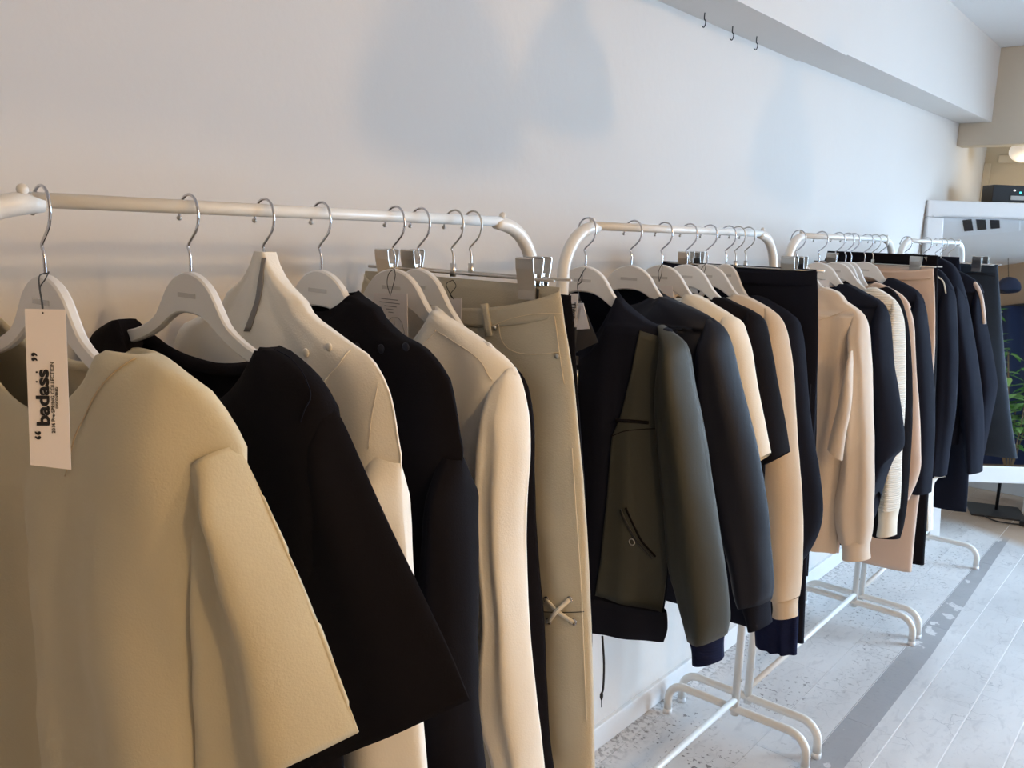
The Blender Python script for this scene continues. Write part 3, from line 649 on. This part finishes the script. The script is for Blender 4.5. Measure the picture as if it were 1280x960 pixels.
top('sweater', 'white ribbed-knit pullover with buttoned cuff on the third rack', 'sweater', 2.75, ribw,
    [(1086, 366), (1090, 358), (1105, 365), (1120, 376), (1128, 391)], [(1118, 374), (1126, 386), (1131, 408), (1132, 447), (1132, 498), (1128, 560), (1126, 610), (1124, 636)],
    [(1108, 410), (1108, 470), (1108, 540), (1102, 590), (1098, 636)], hem=.70, hw=.2, bf=.05, bb=.036, scoop=.05, amp=.005, seed=54, group=GC, ramp=.2, cuff=[(1098, 635), (1124, 636), (1096, 669), (1121, 668)], cuffm=cream)
hanger(2.835, 'white wooden hanger squeezed inside the black sweater of the third rack')
top('sweater', 'black sweater, a narrow sliver behind the white ribbed pullover', 'sweater', 2.835, black,
    [(1106, 364), (1110, 358), (1122, 368), (1130, 382)], [(1124, 372), (1131, 386), (1136, 408), (1139, 440), (1141, 500), (1138, 576), (1135, 623), (1130, 657), (1125, 673)],
    None, hem=.66, hw=.19, bf=.034, bb=.02, scoop=.03, amp=.004, seed=55, group=GC, ramp=.2)
hanger(2.888, 'white wooden hanger inside the pinkish sweatshirt')
top('sweatshirt', 'pinkish beige sweatshirt between two black garments on third rack', 'sweatshirt', 2.888, pink,
    [(1094, 352), (1115, 361), (1130, 371), (1138, 384)], [(1130, 371), (1138, 386), (1143, 408), (1145, 455), (1149, 514), (1151, 570), (1150, 589), (1144, 607), (1136, 625)],
    None, hem=.75, hw=.2, bf=.022, bb=.05, scoop=.03, amp=.005, seed=56, group=GC, ramp=.2)
hanger(3.022, 'white wooden hanger inside the long black top of the third rack')
top('top', 'long black top with straight sleeve, last top on the third rack', 'top', 3.022, navyb,
    [(1110, 357), (1113, 347), (1135, 356), (1150, 366), (1157, 380)], [(1147, 364), (1155, 376), (1160, 402), (1165, 445), (1168, 490), (1169, 530), (1167, 576), (1164, 615)],
    [(1140, 410), (1140, 500), (1140, 570), (1139, 614)], hem=.78, hw=.22, bf=.06, bb=.036, scoop=.05, amp=.005, seed=57, group=GC, ramp=.2)
clip_hanger(3.107, 'steel clip hanger holding the sand trousers')
t, B, G = trousers('trousers', 'sand coloured trousers clipped on the third rack', 3.107, pink,
    [(1167, 335), (1168, 352), (1169, 382), (1169, 430), (1166, 480), (1160, 540), (1152, 600), (1146, 645), (1139, 715)], None, bf=.032, bb=.032, scoop=.02, seed=58)
B.strip('waist_seam', [(1132, 350), (1150, 350), (1166, 349)], .0014, sand, t)
clip_hanger(3.185, 'steel clip hanger holding the black trousers of the third rack')
trousers('trousers', 'black trousers with straight leg at the far end of the third rack', 3.185, black,
    [(1172, 320), (1172, 360), (1171, 440), (1168, 520), (1162, 600), (1155, 706)], None, bf=.032, bb=.04, scoop=.0, seed=59)

# ---- rack 4
GD = 'tops on the farthest rack'
hanger(3.477, 'white wooden hanger inside the black hoodie with pale drawstrings')
t, B, SL = top('hoodie', 'black hoodie with pale drawstrings on the farthest rack', 'sweatshirt', 3.477, navyb,
    [(1160, 331), (1176, 338), (1186, 350), (1193, 364)], [(1184, 348), (1193, 366), (1196, 400), (1198, 450), (1195, 510), (1188, 560), (1183, 594)],
    [(1172, 390), (1170, 450), (1165, 520), (1162, 594)], hem=.72, hw=.21, bf=.05, bb=.06, scoop=.03, amp=.008, seed=61, group=GD, ramp=.2)
q = [B.spot(u, v, .01) for u, v in ((1172, 345), (1180, 352), (1183, 366), (1185, 381))]
tubeo('drawstring', catmull(q, 4), .0028, cream, t, 6)
q = [B.spot(u, v, .01) for u, v in ((1166, 346), (1163, 362), (1164, 378))]
tubeo('drawstring', catmull(q, 4), .0028, cream, t, 6)
a = px([(1150, 590), (1152, 662)], 3.47); b = px([(1182, 596), (1168, 604), (1166, 662)], 3.47)
Loft(a, b, 3.47, .03, .03, rows=10, topb=1, folds=folds(.006, 2, 4)).build('shirt_tail', white_c, t)
hanger(3.747, 'white wooden hanger inside the long blue-black coat')
top('coat', 'long blue-black coat with straight sleeve on the farthest rack', 'coat', 3.747, navyb,
    [(1176, 322), (1193, 332), (1203, 352), (1209, 375)], [(1196, 345), (1208, 372), (1219, 430), (1227, 485), (1230, 530), (1228, 589)],
    [(1188, 390), (1192, 450), (1200, 520), (1208, 589)], hem=.70, hw=.2, bf=.07, bb=.06, scoop=.03, amp=.008, seed=62, group=GD, ramp=.2)
hanger(3.914, 'white wooden hanger inside the navy shirt with pale shoulder')
t, B, SL = top('shirt', 'navy shirt showing a pale pink shoulder lining, farthest rack', 'shirt', 3.914, navyb,
    [(1198, 338), (1212, 345), (1225, 355), (1231, 368)], [(1220, 352), (1229, 366), (1233, 400), (1240, 435), (1246, 470), (1246, 490), (1237, 535), (1228, 578)],
    [(1212, 400), (1216, 450), (1222, 520), (1222, 578)], hem=.72, hw=.2, bf=.055, bb=.03, scoop=.03, amp=.006, seed=63, group=GD, ramp=.2)
SL.strip('pale_lining', [(1213, 350), (1222, 358), (1227, 375), (1230, 405)], .020, pink, t)
clip_hanger(3.995, 'steel clip hanger holding the black trousers beside the mirror')
trousers('trousers', 'black trousers with short leg on the farthest rack', 3.995, navyb,
    [(1199, 322), (1203, 360), (1210, 440), (1212, 520), (1211, 590), (1208, 640)], None, bf=.03, bb=.03, scoop=.02, seed=64)
clip_hanger(4.124, 'steel clip hanger holding the charcoal jeans, clip against the mirror')
t, B, G = trousers('jeans', 'charcoal wide-leg jeans in front of the mirror', 4.124, denim,
    [(1247, 331), (1249, 356), (1252, 400), (1256, 450), (1261, 500), (1267, 545), (1272, 573)], None, bf=.05, bb=.05, scoop=.01, seed=65, amp=.006)
B.strip('waist_seam', [(1210, 342), (1228, 343), (1246, 346)], .002, navny, t)
# ------------------------------------------------------------------ tags
def card(name, label, pts, Y, th, m, cat='tag'):
    P = [Vector((at(u, v, Y)[0], Y, at(u, v, Y)[1])) for u, v in pts]
    o = link(name, [p+Vector((0, -th/2, 0)) for p in P]+[p+Vector((0, th/2, 0)) for p in P], [(0, 1, 2, 3), (7, 6, 5, 4), (0, 4, 5, 1), (1, 5, 6, 2), (2, 6, 7, 3), (3, 7, 4, 0)], m, None, False)
    return o, P
def text(body, size, M, material, parent, name='lettering', bold=0, th=.0003, align='CENTER'):
    cu = bpy.data.curves.new(name, 'FONT'); cu.body = body; cu.size = size; cu.extrude = th; cu.align_x = align; cu.align_y = 'CENTER'; cu.offset = bold
    cu.materials.append(material); o = bpy.data.objects.new(name, cu); C.objects.link(o)
    dg = bpy.context.evaluated_depsgraph_get(); me = bpy.data.meshes.new_from_object(o.evaluated_get(dg)); bpy.data.objects.remove(o)
    o = bpy.data.objects.new(name, me); C.objects.link(o); me.transform(M)
    if not me.materials: me.materials.append(material)
    o.parent = parent; return o
def flatM(u, v, du, dv, Y):
    a = at(u, v, Y); b = at(u+du, v+dv, Y); d = Vector((b[0]-a[0], 0, b[1]-a[1])).normalized(); n = Vector((0, -1, 0)); up = n.cross(d)
    M = Matrix((d, up, n)).transposed().to_4x4(); M.translation = Vector((a[0], Y-.0006, a[1])); return M
TK = 1.5; TX = at(31, 386, .275)[0]; TY = .275
def tp(u, v, e=0):
    x, z = atk(u, v, TY, TK, TX); return Vector((x, TY+TK*(x-TX), z))+TN*e
TN = Vector((TK, -1, 0)).normalized()
Q = [tp(31, 386), tp(82, 387), tp(89, 587), tp(38, 581)]
o = link('hang_tag', [q+TN*.0004 for q in Q]+[q-TN*.0004 for q in Q], [(0, 1, 2, 3), (7, 6, 5, 4), (0, 4, 5, 1), (1, 5, 6, 2), (2, 6, 7, 3), (3, 7, 4, 0)], paper, None, False)
tag(o, 'long white card tag with bold vertical lettering tied to nearest hanger', 'tag')
def tagM(u, v, du, dv):               # text frame on the card
    a = tp(u, v, .0007); d = (tp(u+du, v+dv)-tp(u, v)).normalized(); up = TN.cross(d)
    M = Matrix((d, up, TN)).transposed().to_4x4(); M.translation = a; return M
def sx_(k): return Matrix.Diagonal((k, 1, 1, 1))
text('badass', .0128, tagM(54.5, 497, -.5, -20)@sx_(1.38), ink, o, bold=.00045)
text('\u201c', .0145, tagM(54.5, 544, -.5, -20)@sx_(1.2), ink, o, bold=.0003)
text('\u201d', .0145, tagM(50, 446, -.5, -20)@sx_(1.2), ink, o, bold=.0003)
for v in (465, 477):
    a = tp(46.2, v, .0008); bm = bmesh.new(); bmesh.ops.create_circle(bm, cap_ends=True, radius=.0008, segments=12, matrix=Matrix.Translation(a)@TN.to_track_quat('Z', 'Y').to_matrix().to_4x4()); link_bm('lettering', bm, ink, o)
text('2016 Pre-SPRING COLLECTION', .0036, tagM(66.5, 497, -.5, -20)@sx_(1.18), ink, o)
text('DISCOVERED', .0026, tagM(71.5, 497, -.5, -20)@sx_(1.15), ink, o)
q = [(61, 341, .381), (50, 344, .368), (49, 356, .340), (52, 375, .308)]
tubeo('string', catmull([Vector((at(u, v, Y)[0], Y, at(u, v, Y)[1])) for u, v, Y in q]+[tp(54, 391, .001)], 6), .0007, bthread, o, 6)
q = [(61, 340, .376), (56, 350, .362), (50, 360, .335), (53, 380, .305)]
tubeo('string', catmull([Vector((at(u, v, Y)[0], Y, at(u, v, Y)[1])) for u, v, Y in q]+[tp(54, 391, .001)], 6), .0007, bthread, o, 6)
# garment spec tag on the white shirt's hanger
TY = .868
o, P = card('hang_tag', '', [(467, 366), (509, 367), (510, 432), (470, 431)], TY, .0008, paper)
tag(o, 'white paper tag with printed garment sketch, tied to the white shirt hanger', 'tag')
for i, (u0, u1, v) in enumerate(((477, 498, 373), (475, 500, 377), (470, 477, 383), (481, 496, 382), (470, 475, 386), (483, 492, 386), (486, 492, 390))):
    a, b = at(u0, v, TY), at(u1, v, TY); boxo('print_line', a[0], TY-.0008, a[1]-.0006, b[0], TY-.0004, a[1]+.0006, grink, o)
sk = [(481, 414), (484, 402), (490, 397), (498, 397), (503, 403), (506, 416), (503, 430)]
tubeo('printed_sketch', [Vector((at(u, v, TY)[0], TY-.0006, at(u, v, TY)[1])) for u, v in sk], .0005, grink, o, 5)
tubeo('printed_sketch', [Vector((at(u, v, TY)[0], TY-.0006, at(u, v, TY)[1])) for u, v in ((493, 399), (494, 415), (494, 430))], .0005, grink, o, 5)
for q in ([(493, 336), (486, 342), (484, 355), (488, 370)], [(493, 336), (494, 345), (491, 358), (488, 370)]):
    tubeo('string', catmull([Vector((at(u, v, TY)[0], TY, at(u, v, TY)[1])) for u, v in q], 6), .0006, bthread, o, 6)
TY = .985
o, P = card('hang_tag', '', [(563, 373), (577, 373), (577, 400), (563, 396)], TY, .0008, paper)
tag(o, 'small white paper tag hanging before the khaki jeans waistband', 'tag')
for q in ([(566, 350), (558, 355), (562, 366), (568, 375)], [(566, 350), (570, 358), (563, 368), (568, 375)]):
    tubeo('string', catmull([Vector((at(u, v, TY)[0], TY, at(u, v, TY)[1])) for u, v in q], 6), .0006, bthread, o, 6)
# bomber tag: glossy black card swinging out from the hanger with a clear strip card behind
TY = 1.318
def quad(name, P, m, th=.0010, parent=None):
    n = (P[1]-P[0]).cross(P[3]-P[0]).normalized()*th/2
    return link(name, [p+n for p in P]+[p-n for p in P], [(0, 1, 2, 3), (7, 6, 5, 4), (0, 4, 5, 1), (1, 5, 6, 2), (2, 6, 7, 3), (3, 7, 4, 0)], m, parent, False)
def pw(u, v, Y): x, z = at(u, v, Y); return Vector((x, Y, z))
o = quad('hang_tag', [pw(719, 376, TY+.01), pw(727, 376, TY), pw(748, 428, TY-.03), pw(719, 441, TY-.012)], blkcard)
tag(o, 'glossy black card tag with a painted glare on the olive bomber jacket', 'tag')
quad('painted_glare', [pw(723, 379, TY+.003), pw(729, 379, TY-.005), pw(737, 411, TY-.020), pw(721, 412, TY-.012)], paper, parent=o)  # white patch painting the glare on the glossy black card
quad('label_card', [pw(712.5, 367, TY-.010), pw(723, 367, TY-.010), pw(721, 409, TY-.010), pw(713.5, 409, TY-.010)], paper, parent=o)
text('Thing', .0135, flatM(717, 388, .5, 20, TY-.012), ink, o, bold=.0003)
for q in ([(732, 335), (728, 342), (727, 352), (722, 358), (725, 376)], [(732, 335), (726, 345), (722, 356), (724, 376)]):
    tubeo('string', catmull([pw(u, v, TY+.04) if i == 0 else pw(u, v, TY+.01) for i, (u, v) in enumerate(q)], 6), .0010, bthread, o, 6)
TY = 1.655
o, P = card('hang_tag', '', [(823, 357), (840, 357), (842, 372), (830, 366)], TY, .0008, paper); tag(o, 'white paper tag tied to the cream short-sleeved sweatshirt hanger', 'tag')
for q in ([(828, 329), (823, 340), (824, 352)], [(828, 329), (827, 342), (824, 352)]): tubeo('string', catmull([pw(u, v, TY) for u, v in q], 5), .0007, bthread, o, 6)
TY = 1.865
o, P = card('hang_tag', '', [(862, 357), (870, 358), (873, 368), (863, 365)], TY-.07, .0008, paper); tag(o, 'tiny paper tag beside the sand sweatshirt hanger', 'tag')
for q in ([(883, 328), (876, 338), (878, 345)], [(883, 328), (881, 338), (878, 345)]): tubeo('string', catmull([pw(u, v, TY) for u, v in q], 5), .0007, bthread, o, 6)
TY = 2.575
o, P = card('hang_tag', '', [(1023, 350), (1036, 350), (1037, 362), (1023, 360)], TY, .0008, paper); tag(o, 'white paper tag peeking above the cream high-necked sweatshirt', 'tag')
# ------------------------------------------------------------------ screw hooks in the beam
for i, (u, v, lb) in enumerate(((881, 16, 'small screw hook in the ceiling beam, leftmost of three'), (916, 33, 'small screw hook in the ceiling beam, middle of three'), (946, 46, 'small screw hook in the ceiling beam, nearest the end wall'))):
    d = ray(u, v); tt = (2.089-CO.z)/d.z; p = CO+d*tt; p.x = max(p.x, -.262)
    q = [Vector((0, 0, .002)), Vector((0, 0, -.022)), Vector((.009, -.006, -.030)), Vector((.010, -.008, -.044)), Vector((0, 0, -.052)), Vector((-.011, .007, -.045))]
    o = tubeo('screw_hook', [Vector(a)*.72+p for a in catmull(q, 5)], .0016, darkm, None, 7)
    tag(o, lb, 'hook', 'screw hooks in the beam')
# ------------------------------------------------------------------ pendant lamps (their shades shadow the wall)
def pendant(x, y, z, label, s=1.0):
    t = thing('pendant_lamp', label, 'lamp', (x, y, z), 'white bell pendant lamps'); prof = [(.006, .185), (.026, .180), (.030, .13), (.040, .118), (.068, .098), (.088, .066), (.100, .035), (.104, .012), (.098, 0), (.094, .002), (.099, .014), (.083, .064), (.036, .110)]
    V = []; Fc = []; n = 32
    for r, h in prof:
        for k in range(n): a = 2*math.pi*k/n; V.append((x+r*s*math.cos(a), y+r*s*math.sin(a), z+h*s))
    for i in range(len(prof)-1):
        for k in range(n): Fc.append((i*n+k, i*n+(k+1) % n, (i+1)*n+(k+1) % n, (i+1)*n+k))
    link('lamp_shade', V, Fc, metalw, t); tubeo('cord', [(x, y, z+.165*s), (x, y, ZC)], .0035, woodw, t, 8)
    tubeo('ceiling_cup', [(x, y, ZC-.03), (x, y, ZC)], .04, metalw, t, 16)
pendant(1.30, 1.32, 2.045, 'white bell pendant lamp hanging nearest the camera', 1.05)
pendant(1.95, .42, 1.93, 'white bell pendant lamp lit above the shop floor', 1.1)
pendant(.90, 1.55, 2.00, 'white bell pendant lamp hanging behind the nearest one', 1.1)
pendant(1.30, 2.07, 2.05, 'white bell pendant lamp hanging over the far racks', 1.1)
# ------------------------------------------------------------------ mirror
TL = Vector((-.270, 4.735, 1.712)); rx = Vector((.7705, .6374, 0)); tilt = math.radians(7.5)
bk = Vector((-.6374, .7705, 0)); upv = (Vector((0, 0, 1))*math.cos(tilt)+bk*math.sin(tilt)).normalized(); nrm = rx.cross(upv).normalized()
MM = Matrix((rx, -nrm, upv)).transposed().to_4x4(); MM.translation = TL    # local x right, y back, z up
t = thing('wall_mirror', 'large white-framed mirror standing at the end of the racks', 'mirror', (TL.x, TL.y, 0))
MW, MH, FWD = 1.25, 1.42, .085
def mbox(name, a, b, c, d, e, f, m, par, bev=0): return boxo(name, a, b, c, d, e, f, m, par, bev, MM)
mbox('frame_rail', 0, 0, -FWD, MW, .05, 0, woodw, t, .006); mbox('frame_rail', 0, 0, -MH, MW, .05, -MH+FWD, woodw, t, .006)
mbox('frame_rail', 0, 0, -MH+FWD, FWD, .05, -FWD, woodw, t, .006); mbox('frame_rail', MW-FWD, 0, -MH+FWD, MW, .05, -FWD, woodw, t, .006)
for a in (.028, .056):
    mbox('moulding', a, -.006, -FWD+.0, MW-a, .002, -FWD+.008, woodw, t)
mbox('mirror_glass', FWD-.005, .012, -MH+FWD-.005, MW-FWD+.005, .02, -FWD+.005, mat('mirror_silver', (.88, .93, .97), .015, 1), t)
for a in (.10, 1.05): mbox('leg', a, .03, -MH-.30, a+.07, .08, -MH+.02, woodw, t, .004)
# storage shelf box behind the mirror carrying the player
pl_ = boxo('shelf_top', .22, 0, 0, .80, .26, .03, woodw, None, .003, Matrix.Translation(TL+rx*.20+bk*.19+Vector((0, 0, -.02)))@Matrix.Rotation(math.atan2(rx.y, rx.x), 4, 'Z'))
tag(pl_, 'white shelf board running behind the mirror top', 'shelf')
bm = bmesh.new(); 
R0 = Matrix.Translation(TL+rx*.42+bk*.19+Vector((0, 0, .0105)))@Matrix.Rotation(math.atan2(rx.y, rx.x), 4, 'Z')
dv = thing('audio_receiver', 'black audio box with lit dots on the shelf above the mirror', 'electronics', TL+rx*.42+bk*.19+Vector((0, 0, .01)))
boxo('case', 0, 0, 0, .42, .11, .088, black_p, dv, .003, R0)
boxo('front_panel', .095, -.006, .012, .40, .0, .034, plate, dv, .001, R0)
boxo('indicator_light', .108, -.004, .058, .115, .0, .065, mat('white_led', (1, 1, 1), .5, emit=((.9, .95, 1), 3)), dv, 0, R0)
boxo('indicator_light', .14, -.004, .048, .147, .0, .055, mat('cyan_led', (.1, 1, 1), .5, emit=((.1, .9, 1), 2)), dv, 0, R0)
# electric panel and globe lamp on the end wall
pt = thing('electrical_panel', 'cream electrical panel box on the end wall', 'panel', (.2, YE-.05, 1.7))
boxo('case', .12, YE-.05, 1.55, .62, YE, 2.0-.03, woodw, pt, .006); boxo('panel_door', .15, YE-.058, 1.58, .36, YE-.048, 1.93, woodw, pt, .003); boxo('panel_door', .38, YE-.058, 1.58, .59, YE-.048, 1.93, woodw, pt, .003)
d = ray(1279, 190); gp = CO+d*((5.55-CO.y)/d.y)
gl = thing('globe_lamp', 'white globe lamp under the header by the end wall', 'lamp', gp)
bm = bmesh.new(); bmesh.ops.create_uvsphere(bm, u_segments=24, v_segments=16, radius=.07)
for v in bm.verts: v.co = Vector((v.co.x, v.co.y, v.co.z*.8))+gp
link_bm('globe', bm, mat('opal_glass', (.85, .82, .8), .3, emit=((1, .88, .74), .35)), gl, True)
tubeo('stem', [gp+Vector((0, 0, .05)), (gp.x, gp.y, ZC)], .01, darkm, gl, 8)
o = lamp('recess_light', 'POINT', (.02, 5.5, 1.93), 1.6, (1, .78, .45), shadow_soft_size=.08)
# black stand base on the floor
sx, sy = .1, 5.42
st = thing('floor_stand', 'black metal stand with square base and cable under the mirror', 'stand', (sx, sy, 0))
boxo('base', sx-.14, sy-.13, 0, sx+.14, sy+.13, .010, darkm, st, .003, Matrix.Translation((sx, sy, 0))@Matrix.Rotation(.35, 4, 'Z')@Matrix.Translation((-sx, -sy, 0)))
tubeo('pole', [(sx, sy+.03, .01), (sx, sy+.03, 1.2)], .009, darkm, st, 10)
o = tubeo('power_cable', catmull([(sx-.05, sy-.12, .006), (sx+.05, sy-.20, .006), (sx+.2, sy-.14, .006), (sx+.27, sy-.05, .006)], 6), .004, darkm, None, 8); tag(o, 'black cable lying on the floor beside the stand base', 'cable')
o = boxo('power_adapter', sx+.15, sy-.18, 0.0, sx+.24, sy-.12, .03, darkm, None, .006); tag(o, 'black power plug block on the floor beside the stand', 'plug')
o = boxo('pedestal', .22, 5.50, 0, .50, 5.78, .26, woodw, None, .005); tag(o, 'white display pedestal at the right edge below the mirror', 'pedestal')

# ------------------------------------------------------------------ what the mirror shows: ceiling air unit, plant, dark banner
ac = thing('air_conditioner', 'square ceiling air unit with dark slots, seen in the mirror', 'air conditioner', (2.85, 3.7, ZC-.04))
AM = Matrix.Translation((3.02, 3.68, ZC-.02))@Matrix.Rotation(-.35, 4, 'Z')
boxo('case', -.36, -.30, -.03, .36, .30, .02, woodw, ac, .008, AM)
for k in range(3): boxo('slot', -.20, -.12+k*.10, -.038, .16, -.05+k*.10, -.028, darkm, ac, .002, AM)
pp = thing('potted_shrub', 'potted green shrub with pointed leaves, seen in the mirror', 'plant', (4.35, 3.38, 0))
prof = [(.10, 0), (.15, .02), (.19, .34), (.20, .36), (.175, .36), (.165, .30), (0, .30)]
V = []; Fc = []
for r, h in prof:
    for k in range(20): V.append((4.35+r*math.cos(k*math.pi/10), 3.38+r*math.sin(k*math.pi/10), h))
for i in range(6):
    for k in range(20): Fc.append((i*20+k, i*20+(k+1) % 20, (i+1)*20+(k+1) % 20, (i+1)*20+k))
link('pot', V, Fc, woodw, pp)
leafm = mat('green_leaf', (.10, .30, .06), .45, noise=.3, nscale=5); leafm2 = mat('pale_leaf', (.28, .48, .16), .45, noise=.2, nscale=5); stemm = mat('brown_stem', (.18, .12, .06), .7)
V = [(0, -.0, 0), (.022, .03, .006), (.030, .07, .004), (.018, .12, -.006), (0, .16, -.02), (-.018, .12, -.006), (-.030, .07, .004), (-.022, .03, .006), (0, .07, -.004)]
lms = []
for mm in (leafm, leafm2):
    me = bpy.data.meshes.new('leaf'); me.from_pydata(V, [], [(0, 1, 8), (1, 2, 8), (2, 3, 8), (3, 4, 8), (4, 5, 8), (5, 6, 8), (6, 7, 8), (7, 0, 8)]); me.materials.append(mm); lms.append(me)
rr = random.Random(3)
for k in range(7):
    a = k*.9; top_ = Vector((4.35+.22*math.cos(a), 3.38+.22*math.sin(a), 1.05+.15*k)); base = Vector((4.35, 3.38, .3))
    st_ = catmull([base, base.lerp(top_, .5)+Vector((.04*math.cos(a), .04*math.sin(a), .05)), top_], 5); tubeo('stem', st_, .007, stemm, pp, 6)
    for c in (.45, .65, .82, 1.0):
        p = base.lerp(top_, c); n0 = 6
        for q in range(n0):
            o = bpy.data.objects.new('leaf', lms[rr.random() > .55]); C.objects.link(o); o.parent = pp; o.matrix_parent_inverse = Matrix.Translation(-pp.location)
            o.location = p+Vector((rr.uniform(-.03, .03), rr.uniform(-.03, .03), rr.uniform(-.03, .03))); sc = rr.uniform(.8, 1.3); o.scale = (sc, sc, sc)
            o.rotation_euler = (rr.uniform(-.5, .4), rr.uniform(-.3, .3), q*2*math.pi/n0+rr.uniform(-.3, .3))
V = []; nb = 40
for i in range(nb):
    for z in (.45, 2.05): V.append((4.80+.02*math.sin(i*.9), 2.75+i*1.05/nb, z))
o = link('wall_banner', V, [(2*i, 2*i+2, 2*i+3, 2*i+1) for i in range(nb-1)], mat('navy_drape', (.012, .03, .10), .8), None)
o.modifiers.new('t', 'SOLIDIFY').thickness = .006
tag(o, 'dark blue fabric drape on the wall behind the shrub, seen in the mirror', 'drape')
tubeo('drape_rod', [(4.80, 2.70, 2.055), (4.80, 3.85, 2.055)], .012, darkm, o, 8)
ht = thing('cap', 'dark blue cap hanging from the ceiling rail, seen in the mirror', 'hat', (4.6, 3.32, 2.1))
bm = bmesh.new(); bmesh.ops.create_uvsphere(bm, u_segments=18, v_segments=12, radius=.11)
for v in bm.verts: v.co = Vector((v.co.x, v.co.y, max(v.co.z, -.04)))+Vector((4.6, 3.32, 2.2))
link_bm('crown', bm, mat('navy_felt', (.02, .03, .07), .8), ht, True)
boxo('visor', 4.47, 3.14, 2.155, 4.60, 3.30, 2.163, darkm, ht, .002); tubeo('hanging_cord', [(4.6, 3.32, 2.3), (4.6, 3.32, ZC)], .003, bthread, ht, 6)
